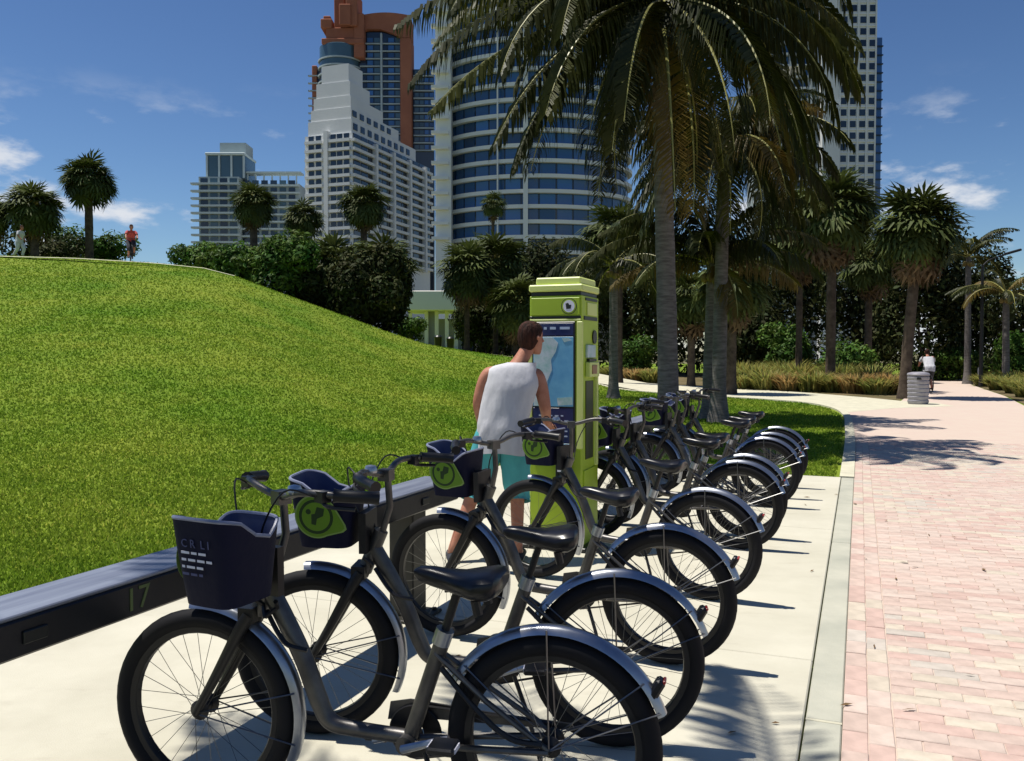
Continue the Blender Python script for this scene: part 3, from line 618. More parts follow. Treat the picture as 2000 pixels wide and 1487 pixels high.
def bush(name, label, px, ytop, ybot, wpx, Y, m, n=1500, leaf=0.28, seed=0, depth=None, cat='shrub', group='shrubs and thicket trees', lobes=7, z0=None):
    n = int(n * 2.6); leaf *= 0.66
    rg = np.random.RandomState(seed); x0 = bx_(px, Y); wd = wpx / 1700 * Y; zb = max(hz(x0, Y), 0) - 0.05 if z0 is None else z0; zt = bz_(ytop, Y); h = zt - zb; dp = depth or wd * 0.7
    root = thing(name, label, cat, (x0, Y, zb), 0, group)
    C = []; Rr = []
    for k in range(lobes):
        q = rg.rand(); C.append([rg.uniform(-0.34, 0.34) * wd, rg.uniform(-0.35, 0.35) * dp, h * (0.30 + 0.42 * q)]); s = rg.uniform(0.22, 0.36); Rr.append([wd * s, dp * s * 1.1, h * rg.uniform(0.20, 0.30)])
    C.append([0, 0, h * 0.45]); Rr.append([wd * 0.40, dp * 0.4, h * 0.46]); C.append([0, 0, h * 0.2]); Rr.append([wd * 0.46, dp * 0.45, h * 0.25])
    C = np.array(C); Rr = np.array(Rr); k = rg.randint(0, len(C), n)
    d = rg.normal(size=(n, 3)); d /= np.linalg.norm(d, axis=1)[:, None]; rad = (0.55 + 0.45 * rg.rand(n) ** 0.5) * rg.uniform(0.88, 1.14, n)
    P = C[k] + d * Rr[k] * rad[:, None]; P[:, 2] = np.maximum(P[:, 2], 0.03)
    nn = d + rg.normal(size=(n, 3)) * 0.55 + np.array([0, 0, 0.35]); nn /= np.linalg.norm(nn, axis=1)[:, None]
    a = np.cross(nn, rg.normal(size=(n, 3))); a /= np.linalg.norm(a, axis=1)[:, None]; b_ = np.cross(nn, a)
    L = leaf * rg.uniform(0.6, 1.35, n)[:, None]; wv = L * rg.uniform(0.28, 0.5, n)[:, None]
    v = np.stack([P - a * L, P + b_ * wv + nn * L * 0.12, P + a * L - nn * L * 0.2, P - b_ * wv + nn * L * 0.12], 1).astype(np.float32)
    me = bpy.data.meshes.new('foliage'); me.vertices.add(4 * n); me.vertices.foreach_set('co', v.ravel()); me.loops.add(4 * n); me.loops.foreach_set('vertex_index', np.arange(4 * n, dtype=np.int32))
    me.polygons.add(n); me.polygons.foreach_set('loop_start', np.arange(0, 4 * n, 4, dtype=np.int32)); me.polygons.foreach_set('loop_total', np.full(n, 4, np.int32)); me.update(); me.validate()
    col = np.ones((n, 4), np.float32); lob = rg.uniform(0.7, 1.25, len(C))[k]; q = (0.6 + 0.8 * rg.rand(n)) * lob; col[:, 0] = q * rg.uniform(0.85, 1.3, n); col[:, 1] = q; col[:, 2] = q
    ca = me.color_attributes.new('tint', 'FLOAT_COLOR', 'CORNER'); ca.data.foreach_set('color', np.repeat(col, 4, 0).ravel()); me.materials.append(m)
    link('foliage', me, root)
    b = MB(); r2 = random.Random(seed)
    for i in range(4):
        c = C[i]; b.tube(bez([(r2.uniform(-.1, .1) * wd, r2.uniform(-.1, .1) * dp, -0.1), (c[0] * 0.4, c[1] * 0.4, c[2] * 0.5), (c[0], c[1], c[2] + 0.1)], 4), [0.09 - 0.008 * j for j in range(9)], 6)
    b.obj('stem', M_stem, root, True)
    return root
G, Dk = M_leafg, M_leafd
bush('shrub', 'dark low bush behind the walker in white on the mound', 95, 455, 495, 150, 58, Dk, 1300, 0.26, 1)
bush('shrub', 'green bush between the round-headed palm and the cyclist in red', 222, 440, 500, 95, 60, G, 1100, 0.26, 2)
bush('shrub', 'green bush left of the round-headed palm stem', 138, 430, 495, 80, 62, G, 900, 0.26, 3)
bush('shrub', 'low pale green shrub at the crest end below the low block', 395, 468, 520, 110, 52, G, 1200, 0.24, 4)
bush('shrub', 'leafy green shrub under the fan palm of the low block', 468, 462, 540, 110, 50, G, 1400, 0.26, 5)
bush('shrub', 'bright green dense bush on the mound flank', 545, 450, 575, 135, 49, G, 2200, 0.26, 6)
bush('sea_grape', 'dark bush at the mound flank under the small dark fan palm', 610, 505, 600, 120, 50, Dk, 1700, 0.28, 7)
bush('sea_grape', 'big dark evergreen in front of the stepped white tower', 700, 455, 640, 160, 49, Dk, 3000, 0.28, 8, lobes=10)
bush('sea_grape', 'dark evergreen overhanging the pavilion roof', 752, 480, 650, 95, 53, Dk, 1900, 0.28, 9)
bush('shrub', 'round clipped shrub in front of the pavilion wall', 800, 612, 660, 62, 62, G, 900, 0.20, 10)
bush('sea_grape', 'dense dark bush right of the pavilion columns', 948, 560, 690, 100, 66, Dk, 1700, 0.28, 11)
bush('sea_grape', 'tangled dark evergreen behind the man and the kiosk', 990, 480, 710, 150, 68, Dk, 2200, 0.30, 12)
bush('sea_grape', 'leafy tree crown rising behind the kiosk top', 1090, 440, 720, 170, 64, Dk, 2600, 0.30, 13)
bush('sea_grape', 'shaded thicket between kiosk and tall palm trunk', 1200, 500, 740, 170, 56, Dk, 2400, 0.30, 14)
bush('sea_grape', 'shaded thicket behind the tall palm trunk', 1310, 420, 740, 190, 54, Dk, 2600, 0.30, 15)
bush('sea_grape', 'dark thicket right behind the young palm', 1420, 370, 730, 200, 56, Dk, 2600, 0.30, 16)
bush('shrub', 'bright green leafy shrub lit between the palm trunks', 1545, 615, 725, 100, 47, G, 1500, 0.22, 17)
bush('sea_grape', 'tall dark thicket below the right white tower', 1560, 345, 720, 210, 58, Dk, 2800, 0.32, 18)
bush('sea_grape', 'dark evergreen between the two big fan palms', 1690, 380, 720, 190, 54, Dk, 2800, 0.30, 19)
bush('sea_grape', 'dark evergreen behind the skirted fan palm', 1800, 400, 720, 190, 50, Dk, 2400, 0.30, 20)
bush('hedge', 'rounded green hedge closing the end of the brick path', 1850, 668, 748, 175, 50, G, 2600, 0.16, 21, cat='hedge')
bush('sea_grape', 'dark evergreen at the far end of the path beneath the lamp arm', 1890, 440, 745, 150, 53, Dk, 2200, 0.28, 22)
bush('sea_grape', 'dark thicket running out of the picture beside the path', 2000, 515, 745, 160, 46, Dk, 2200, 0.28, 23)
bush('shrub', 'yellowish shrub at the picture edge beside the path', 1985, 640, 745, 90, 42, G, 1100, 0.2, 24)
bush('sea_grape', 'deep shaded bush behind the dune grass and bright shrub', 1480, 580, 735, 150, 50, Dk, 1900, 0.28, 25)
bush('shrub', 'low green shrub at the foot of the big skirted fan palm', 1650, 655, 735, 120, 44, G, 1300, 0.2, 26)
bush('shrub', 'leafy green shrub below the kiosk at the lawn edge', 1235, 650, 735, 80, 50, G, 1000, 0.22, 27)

def tuft(label, px, Y, hpx, wpx, n, m, seed, straw=0.3):
    rg = np.random.RandomState(seed); x0 = bx_(px, Y); h = hpx / 1700 * Y; wd = wpx / 1700 * Y
    ang = rg.rand(n) * 2 * PI; r_ = wd * 0.32 * np.sqrt(rg.rand(n)); bx0 = np.cos(ang) * r_; by0 = np.sin(ang) * r_ * 0.8; la = ang + rg.normal(size=n) * 0.5; ln = wd * 0.55 * rg.rand(n); hh = h * (0.55 + 0.5 * rg.rand(n)); w = 0.010 + 0.0006 * Y
    px_, py_ = -np.sin(la) * w, np.cos(la) * w; z = np.zeros(n)
    v = np.empty((n, 5, 3), np.float32)
    v[:, 0] = np.stack([bx0 - px_, by0 - py_, z], 1); v[:, 1] = np.stack([bx0 + px_, by0 + py_, z], 1)
    mx_, my_ = bx0 + np.cos(la) * ln * 0.4, by0 + np.sin(la) * ln * 0.4
    v[:, 2] = np.stack([mx_ + px_, my_ + py_, hh * 0.65], 1); v[:, 3] = np.stack([mx_ - px_, my_ - py_, hh * 0.65], 1)
    v[:, 4] = np.stack([bx0 + np.cos(la) * ln * 1.15, by0 + np.sin(la) * ln * 1.15, hh * (1 - 0.1 * rg.rand(n))], 1)
    fs = []; 
    for i in range(n): fs += [(5 * i, 5 * i + 1, 5 * i + 2, 5 * i + 3), (5 * i + 3, 5 * i + 2, 5 * i + 4)]
    me = bpy.data.meshes.new('dune_grass'); me.from_pydata(v.reshape(-1, 3).tolist(), [], fs); me.materials.append(m)
    q = (0.6 + 0.8 * rg.rand(n)); col = np.stack([q * rg.uniform(0.9, 1.35, n), q, q, np.ones(n)], 1).astype(np.float32); ca = me.color_attributes.new('tint', 'FLOAT_COLOR', 'CORNER'); ca.data.foreach_set('color', np.repeat(col, 7, 0).ravel())
    o = link('dune_grass', me, None, (x0, Y, max(hz(x0, Y), 0) - 0.03)); return tag(o, label, 'grass clump', 'dune grass clumps along the planting bed')
TL = ['feathery dune grass clump in the bed along the far edge of the path, between the palm trunks and the litter bin', 'straw-coloured dune grass clump with reddish base in the bed between the palm trunks and the bin', 'green dune grass clump in the bed right of the narrowing brick path']
sd = 300
for px, Y, hp, wp, kind in [(1455, 38, 34, 74, 0), (1500, 37, 44, 84, 0), (1545, 36, 40, 74, 1), (1590, 35.5, 44, 84, 0), (1635, 35, 38, 84, 0), (1675, 34, 44, 84, 1), (1715, 33, 38, 74, 0), (1735, 33.5, 46, 70, 1), (1480, 42, 46, 90, 0), (1560, 41, 52, 90, 0), (1640, 40, 54, 90, 0), (1700, 38, 54, 90, 0), (1420, 43, 36, 70, 0), (1240, 47, 30, 60, 1), (1275, 46, 30, 50, 0), (1195, 50, 26, 60, 0), (1450, 46, 46, 80, 0), (1530, 45, 50, 80, 0)]:
    sd += 1; tuft(TL[kind], px, Y, hp, wp, 380, M_tufts if kind else M_tuft, sd)
for px, Y, hp, wp in [(1925, 41, 26, 50), (1955, 37, 32, 60), (1985, 34, 34, 60), (2010, 31, 40, 70), (1990, 40, 36, 70), (1960, 43, 30, 60), (2030, 35, 40, 70), (2040, 29.5, 40, 70)]:
    sd += 1; tuft(TL[2], px, Y, hp, wp, 420, M_tuft, sd)

# ------------------------------------------------------------------ buildings
class Face:                                             # a facade: origin, direction along it, outward normal
    def __init__(s, o, a): s.o = Vector(o); s.a = Vector((math.cos(a), math.sin(a), 0)); s.n = Vector((s.a.y, -s.a.x, 0)); s.rot = Matrix.Rotation(a, 3, 'Z')
    def box(s, b, u, z, out, w, h, d, mi=0): b.box(s.o + s.a * u + s.n * out + Vector((0, 0, z)), (w, d, h), mi, s.rot)
WINC = {}
def win(root, F, u, z, w, h, m, d=0.3, out=0.0, name='window'):
    key = (round(w, 2), round(h, 2), m.name, round(d, 2))
    if key not in WINC: b = MB(); b.box((0, 0, 0), (w, d, h)); WINC[key] = b.mesh(name, m)
    p = F.o + F.a * u + F.n * out + Vector((0, 0, z))
    return link(name, WINC[key], root, p, (0, 0, math.atan2(F.a.y, F.a.x)))
# low block
Y = 350.0; ppm = 1700 / Y
r0 = thing('apartment_building', 'low grey-green apartment block with balconies and a rooftop penthouse, far left of the towers', 'building', (0, 0, 0))
b = MB(); x0, x1, x2 = bx_(392, Y), bx_(470, Y), bx_(582, Y)
b.box(((x0 + x1) / 2, Y + 12, 36), (x1 - x0, 24, 72)); b.obj('wall', M_wallg, r0)
b = MB(); b.box(((x1 + x2) / 2 + 0.2, Y + 16, 35), (x2 - x1 - 0.4, 24, 70)); b.obj('wall', M_wallg, r0)
b = MB(); b.box((bx_(440, Y), Y + 10, 76.5), (bx_(478, Y) - bx_(402, Y), 14, 9)); b.obj('penthouse', M_glasst, r0)
b = MB(); b.bbox((bx_(440, Y), Y + 10, 81.6), (bx_(478, Y) - bx_(400, Y), 16, 1.0), 0.2); b.obj('roof', M_slabt, r0)
for k in range(4):
    b = MB(); b.box((bx_(404 + k * 24, Y), Y + 2.6, 76.5), (0.7, 0.6, 9)); b.obj('column', M_slabt, r0)
b = MB(); b.box((bx_(448, Y), Y + 12, 84.6), (bx_(476, Y) - bx_(425, Y), 10, 5)); b.obj('roof_cabin', M_wallg, r0)
for k in range(7):
    b = MB(); b.box((bx_(480 + k * 16, Y), Y + 5, 72.2), (0.5, 0.5, 4)); b.obj('pergola_post', M_slabt, r0)
b = MB(); b.box((bx_(530, Y), Y + 7, 74.6), (bx_(584, Y) - bx_(474, Y), 6, 0.6)); b.obj('pergola_beam', M_slabt, r0)
F1 = Face((x0, Y, 0), 0); F2 = Face((x1, Y + 4, 0), 0)
for fl in range(11):
    z = 40 + fl * 2.9
    b = MB(); F1.box(b, (x1 - x0) / 2 - 1.2, z, 0.6, x1 - x0 + 3.0, 0.75, 2.4); b.obj('balcony_slab', M_slabt, r0)
    b = MB(); F2.box(b, (x2 - x1) / 2, z, 0.6, x2 - x1 + 0.8, 0.65, 2.0); b.obj('balcony_slab', M_slabt, r0)
    for c in range(4): win(r0, F1, 2.2 + c * (x1 - x0 - 3.6) / 3.2, z + 1.5, 2.9, 1.7, M_glasst if c % 2 else M_glassd, 0.3, 0.1)
    for c in range(6): win(r0, F2, 1.8 + c * (x2 - x1 - 2.4) / 5.6, z + 1.5, 2.6, 1.6, M_glasst if c % 3 == 1 else M_glassd, 0.3, 0.1)

# stepped white tower
cx, cy = bx_(690, 300), 300.0; aR = math.atan2(0.94, 0.34); L1, L2 = 62.0, 18.7
r1 = thing('apartment_tower', 'white stepped apartment tower with rows of balconies, in front of the orange-topped tower', 'building')
FR = Face((cx, cy, 0), aR); FLd = Vector((-0.94, 0.34, 0))
FL = Face(Vector((cx, cy, 0)) + FLd * L2, math.atan2(-0.34, 0.94))
def body(z0, z1, ua, ub, va, vb, m, name='wall'):       # along the right face and back along the left
    b = MB(); c = Vector((cx, cy, 0)) + FR.a * ((ua + ub) / 2) + FLd * ((va + vb) / 2) + Vector((0, 0, (z0 + z1) / 2))
    b.box(c, (ub - ua, vb - va, z1 - z0), 0, FR.rot); return b.obj(name, m, r1)
body(0, 77, 0, L1, 0.0, L2, M_wall)
for (z0, z1, ua, ub, va, vb) in ((77, 82, 0.5, 50, 0.5, L2 - 1), (82, 86, 0.8, 36, 0.8, L2 - 2), (86, 90, 1.0, 24, 1.0, L2 - 3), (90, 95, 1.2, 15, 1.4, L2 - 4), (95, 101, 1.4, 11, 2, L2 - 6)):
    body(z0 + 0.01, z1, ua, ub, va, vb, M_wall, 'terrace_block')
for fl in range(14):
    z = 35.5 + fl * 3.0
    b = MB(); FR.box(b, L1 / 2, z, 0.55, L1 + 1.0, 1.0, 1.5); b.obj('balcony_slab', M_wall, r1)
    b = MB(); FL.box(b, 4.0, z, 0.5, 7.0, 1.0, 1.4); b.obj('balcony_slab', M_wall, r1)
    b = MB(); FL.box(b, 14.0, z, 0.5, 8.6, 1.0, 1.4); b.obj('balcony_slab', M_wall, r1)
    for c in range(12): win(r1, FR, 3.0 + c * 5.1, z + 1.62, 4.5, 1.7, M_glassd if (c + fl) % 4 else M_glasst, 0.3, 0.1)
    for u in (2.6, 5.5, 11.4, 13.9, 16.6): win(r1, FL, u, z + 1.55, 2.0, 1.6, M_glassd, 0.3, 0.1)
for c in range(4):
    b = MB(); FR.box(b, 14.5 + c * 13.5, 55, 0.9, 1.4, 42, 2.0); b.obj('pier', M_wall, r1)
b = MB(); FL.box(b, 9.0, 54, 0.5, 1.6, 48, 1.6); b.obj('pier', M_wall, r1)
for (z, u) in ((79.5, 4), (79.5, 9), (84, 5), (84, 10), (92.5, 7.5), (88, 12), (98, 9)): win(r1, FL, u, z, 1.5, 2.4, M_glassd, 0.4, -1.0 - (z - 79) * 0.06)
for c in range(9): win(r1, FR, 3 + c * 5, 79.5, 2.6, 2.2, M_glassd, 0.4, -0.42)
for c in range(6): win(r1, FR, 3 + c * 5, 84, 2.6, 2.0, M_glassd, 0.4, -0.72)

# orange-topped tower
Y = 385.0; ppm = 1700 / Y
r2 = thing('high_rise', 'tall dark glass tower with orange crown and orange piers', 'building')
def xs(px): return bx_(px, Y)
def zz(py): return bz_(py, Y)
def bxp(pa, pb, ya, yb, d0, d1, m, name):
    b = MB(); b.bbox(((xs(pa) + xs(pb)) / 2, Y + (d0 + d1) / 2, (zz(ya) + zz(yb)) / 2), (xs(pb) - xs(pa), d1 - d0, abs(zz(ya) - zz(yb))), 0.3); return b.obj(name, m, r2)
bxp(612, 846, 690, 130, 8, 34, M_glassd, 'wall')
bxp(700, 782, 689.5, 62, 5, 30, M_glassd, 'core')
# round glass turret
b = MB(); tx = xs(662); b.lathe([(9.2, 60), (9.2, zz(92)), (8.6, zz(90)), (0.02, zz(90))], 28, 0, Matrix.Translation((tx, Y + 8, 0))); b.obj('turret', M_glasst, r2, True)
for fl in range(10):
    z = zz(250) + fl * 3.3
    b = MB(); b.lathe([(9.3, -0.25), (9.9, -0.25), (9.9, 0.35), (9.3, 0.35)], 28, 0, Matrix.Translation((tx, Y + 8, z))); b.obj('floor_band', M_wallg, r2)
bxp(632, 714, 93, 82, 0, 15, M_orange, 'crown'); bxp(640, 708, 81.9, 60, 1, 14, M_orange, 'crown')
bxp(630, 652, 62, 44, 0.5, 14.5, M_orange, 'crown_wing'); bxp(634, 648, 43.9, 36, 2, 13, M_orange, 'crown_wing'); bxp(694, 714, 118, 34, 0.4, 14, M_orange, 'crown_wing')
bxp(655, 676, 59.9, -14, 2, 12, M_orange, 'crown_tower'); bxp(680, 702, 59.9, -10, -1, 13, M_orange, 'crown_tower'); bxp(668, 690, 59.9, 20, -2, 4, M_orange, 'crown_tower')
# arch on the right
b = MB(); pts = []
for k in range(13):
    a = k / 12; px = 702 + a * 102; pts.append((xs(px), zz(34 - 6 * math.sin(PI * a) + (6 if k in (0, 12) else 0))))
low = [(xs(782), zz(76)), (xs(768), zz(68)), (xs(744), zz(60)), (xs(720), zz(60)), (xs(702), zz(66))]
Mr = Matrix(((1, 0, 0, 0), (0, 0, -1, Y + 12), (0, 1, 0, 0), (0, 0, 0, 1)))
b.prism(pts + [(xs(804), zz(76))] + low, 0, 9, Mr); b.obj('arch', M_orange, r2)
bxp(782, 804, 690, 76, 3, 14, M_orange, 'pier'); bxp(743, 747, 300, 66, 3.4, 6, M_wallg, 'pier'); bxp(606, 616, 260, 124, 7, 20, M_orange, 'pier'); bxp(622, 627, 250, 150, 7, 20, M_orange, 'pier')
Fo = Face((xs(702), Y + 4.8, 0), 0); wo = xs(782) - xs(702)
Fq = Face((xs(806), Y + 7.8, 0), 0); wq = xs(846) - xs(806); Fl = Face((xs(600), Y + 7.8, 0), 0)
for fl in range(15):
    z = zz(290) + fl * 3.3
    b = MB(); Fo.box(b, wo / 2, z, 0.35, wo - 0.4, 0.45, 0.9); b.obj('balcony_slab', M_wallg, r2)
    if z < zz(135): 
        b = MB(); Fq.box(b, wq / 2, z, 0.4, wq, 0.5, 1.2); b.obj('balcony_slab', M_wallg, r2)
        b = MB(); Fl.box(b, 2.2, z, 0.4, 5.0, 0.5, 1.4); b.obj('balcony_slab', M_wallg, r2)
        for c in range(4): win(r2, Fq, 1.4 + c * 2.2, z + 1.6, 1.7, 1.8, M_glass if c > 1 else M_glasst, 0.3, 0.1)
    for c in range(6): win(r2, Fo, 1.6 + c * 3.1, z + 1.6, 2.5, 2.0, (M_glassd, M_glass, M_glasst)[c % 3], 0.3, 0.1)

# curved glass tower
Y = 205.0
r3 = thing('curved_tower', 'curved blue glass tower with white floor bands behind the tall palm', 'building')
ccx, ccy, ea, eb = bx_(1052, Y), Y + 15, 22.5, 16.0
def ell(a, k=0.0): return Vector((ccx + (ea + k) * math.cos(a), ccy + (eb + k) * math.sin(a), 0))
b = MB(); nE = 72; zr_ = (0, 112)
b.loft([[ell(2 * PI * j / nE) + Vector((0, 0, z)) for j in range(nE)] for z in zr_]); b.obj('core', M_glassd, r3, True)
FH = 3.52
def band(z, h, k0, k1, a0=PI * 0.98, a1=PI * 2.12, n=60):
    rings = []
    for j in range(n + 1):
        a = a0 + (a1 - a0) * j / n; p0, p1 = ell(a, k0), ell(a, k1)
        rings.append([p0 + Vector((0, 0, z)), p1 + Vector((0, 0, z)), p1 + Vector((0, 0, z + h)), p0 + Vector((0, 0, z + h))])
    m_ = MB(); m_.loft(rings); return m_
for fl in range(7, 28):
    z = fl * FH; band(z, 0.85, 0.0, 1.3).obj('floor_band', M_wall, r3, True)
npane = 16
for fl in range(8, 26):
    for j in range(npane):
        a0 = PI * 1.04 + (PI * 0.92) * (j + 0.06) / npane; a1 = PI * 1.04 + (PI * 0.92) * (j + 0.94) / npane
        p0, p1 = ell(a0, 0.12), ell(a1, 0.12); q0, q1 = ell(a0, 0.02), ell(a1, 0.02); z = fl * FH + 1.0; h = FH - 1.05
        key = ('pane', j)
        if key not in WINC:
            b = MB(); V = [q0, q1, p1, p0]; b.add([v - p0 for v in V] + [v - p0 + Vector((0, 0, h)) for v in V], [(3, 2, 1, 0), (4, 5, 6, 7), (2, 3, 7, 6), (0, 1, 5, 4), (1, 2, 6, 5), (3, 0, 4, 7)]); WINC[key] = b.mesh('window', M_glass)
        link('window', WINC[key], r3, p0 + Vector((0, 0, z)))
for (px, w) in ((1026, 1.1), (972, 0.35)):
    xx = bx_(px, Y); yy = ccy - eb * math.sqrt(max(0, 1 - ((xx - ccx) / ea) ** 2)) - 1.5
    b = MB(); b.box((xx, yy, 55), (w, 0.6, 110)); b.obj('pier', M_wall, r3)
b = MB(); b.box((bx_(866, Y), Y + 9, 55), (3.6, 16, 110)); b.obj('end_wall', M_wall, r3)
for fl in range(8, 27):
    b = MB(); b.box((bx_(860, Y), Y + 0.6, fl * FH + 0.35), (4.0, 1.6, 0.7)); b.obj('balcony_slab', M_wall, r3)

# right white tower
Y = 230.0
r4 = thing('apartment_tower', 'white concrete tower with gridded square windows on the right, rising behind the palms', 'building')
xa, xb, xc, xd = bx_(1478, Y), bx_(1598, Y), bx_(1632, Y), bx_(1704, Y)
b = MB(); b.box(((xb + xd) / 2, Y + 11, 60), (xd - xb, 22, 120)); b.obj('wall', M_wall, r4)
b = MB(); b.box(((xa + xb) / 2 - 0.02, Y + 8, 60), (xb - xa - 0.04, 6, 120)); b.obj('wall', M_wallg, r4)
b = MB(); b.box(((xb + xc) / 2, Y - 0.6, 33), (xc - xb, 1.19, 66)); b.obj('pier', M_wall, r4)
F5 = Face((xc, Y, 0), 0); F6 = Face((xa, Y + 5, 0), 0); wR = xd - xc; wL = xb - xa
for fl in range(20):
    z = 42 + fl * 3.0
    for c in range(4): win(r4, F5, 1.3 + c * (wR - 2.3) / 3.05, z + 1.5, 1.5, 1.65, M_glassd, 0.2, 0.0)
    b = MB(); F5.box(b, wR / 2, z, 0.12, wR, 0.35, 0.22); b.obj('floor_band', M_wall, r4)
    b = MB(); F6.box(b, wL / 2, z, 0.6, wL - 0.1, 0.6, 1.6); b.obj('balcony_slab', M_wall, r4)
    for c in range(6): win(r4, F6, 1.5 + c * (wL - 2.4) / 5.4, z + 1.6, 2.1, 1.9, M_glass if c % 2 else M_glassd, 0.3, 0.1)
for c in range(5):
    b = MB(); F5.box(b, 0.25 + c * (wR - 0.5) / 4, 60, 0.16, 0.4, 119, 0.34); b.obj('pier', M_wall, r4)
for c in range(3):
    b = MB(); F6.box(b, 4.2 + c * 5.2, 60, 1.0, 0.7, 119, 1.7); b.obj('pier', M_wall, r4)
r5 = thing('high_rise', 'dark blue glass tower edge just right of the white gridded tower', 'building')
Y = 300.0; b = MB(); b.box((bx_(1700, Y), Y + 8, 54), (5.2, 16, 110)); b.obj('wall', M_glass, r5)
for fl in range(18):
    b = MB(); b.box((bx_(1700, Y), Y - 0.2, 55 + fl * 3.0), (5.6, 0.8, 0.4)); b.obj('floor_band', M_glassd, r5)

# pavilion
Y = 76.0; xl, xr = bx_(792, Y), bx_(906, Y); zg = hz(bx_(850, Y), Y) - 0.1
r6 = thing('pavilion', 'low cream pavilion with flat roof and columns at the foot of the mound', 'pavilion')
b = MB(); b.bbox(((xl + xr) / 2, Y + 3, bz_(588, Y)), (xr - xl, 7, 1.7), 0.06); b.obj('roof', M_cream, r6)
b = MB(); b.box(((xl + xr) / 2, Y + 5.4, (bz_(612, Y) + zg) / 2 - 0.3), (xr - xl - 1.0, 0.3, bz_(612, Y) - zg)); b.obj('wall', M_shade, r6)
for px in (800, 832, 852, 872, 890):
    b = MB(); b.bbox((bx_(px, Y), Y + 0.6, (bz_(606, Y) + zg) / 2 - 0.06), (0.32, 0.32, bz_(606, Y) - zg), 0.03); b.obj('column', M_cream, r6)
b = MB(); b.box((bx_(841, Y), Y + 0.9, (bz_(608, Y) + zg) / 2), (0.62, 0.12, bz_(608, Y) - zg)); b.obj('screen_panel', M_shade, r6)
for k, px in enumerate((856, 880)):
    b = MB(); zb = hz(bx_(px, 70), 70); b.lathe([(0.02, 0), (0.28, 0), (0.32, 0.85), (0.34, 0.88), (0.24, 1.0), (0.02, 1.02)], 12); 
    tag(b.obj('litter_bin', M_kioskd, None, True, (bx_(px, 70), 70, zb)), ('small black bin before the pavilion column, nearer the screen panel', 'small black bin before the pavilion, nearer the palms')[k], 'bin', 'black bins at the pavilion')

# ------------------------------------------------------------------ bicycle
TR, TY, WB = 0.34, 0.033, 1.21
RX = Matrix.Rotation(PI / 2, 4, 'X')
def torus(b, R0, r, n=40, k=8, mi=0, flat=1.0):
    b.lathe([(R0 + r * math.cos(2 * PI * j / k), r * flat * math.sin(2 * PI * j / k)) for j in range(k + 1)], n, mi, RX)
def wheel_parts(root, x):
    b = MB(); b.lathe([(0.258, -0.012), (0.262, -0.017), (0.286, -0.020), (0.286, 0.020), (0.262, 0.017), (0.258, 0.012), (0.258, -0.012)], 44, 0, RX)
    w = b.obj('wheel', M_blk, root, True, (x, 0, TR))
    b = MB(); torus(b, TR - TY, TY, 48, 10); b.obj('tyre', M_tyre, w, True)
    b = MB()
    for i in range(28):
        a = 2 * PI * i / 28; sg = 1 if i % 2 else -1; off = (1 if (i // 2) % 2 else -1) * 0.55
        p0 = Vector((0.030 * math.cos(a + off), sg * 0.030, 0.030 * math.sin(a + off))); p1 = Vector((0.26 * math.cos(a), 0, 0.26 * math.sin(a))); b.tube([p0, p1], 0.00125, 3, 0, False)
    b.obj('spokes', M_spoke, w)
    b = MB(); b.lathe([(0.006, -0.062), (0.012, -0.060), (0.014, -0.045), (0.034, -0.034), (0.034, -0.028), (0.018, -0.020), (0.018, 0.020), (0.034, 0.028), (0.034, 0.034), (0.014, 0.045), (0.012, 0.060), (0.006, 0.062)], 14, 0, RX); b.obj('hub', M_fork, w, True)
    return w
def fender(b, x, a0, a1, R0=0.362, wd=0.030, n=26):
    rings = []
    for i in range(n + 1):
        a = R(a0 + (a1 - a0) * i / n); prof = []
        for (yy, dr) in ((-wd, -0.014), (-wd * 0.72, 0.004), (-wd * 0.3, 0.011), (wd * 0.3, 0.011), (wd * 0.72, 0.004), (wd, -0.014), (wd * 0.7, -0.004), (wd * 0.28, 0.006), (-wd * 0.28, 0.006), (-wd * 0.7, -0.004)):
            r_ = R0 + dr; prof.append(Vector((x - r_ * math.cos(a), yy, TR + r_ * math.sin(a))))
        rings.append(prof)
    b.loft(rings)
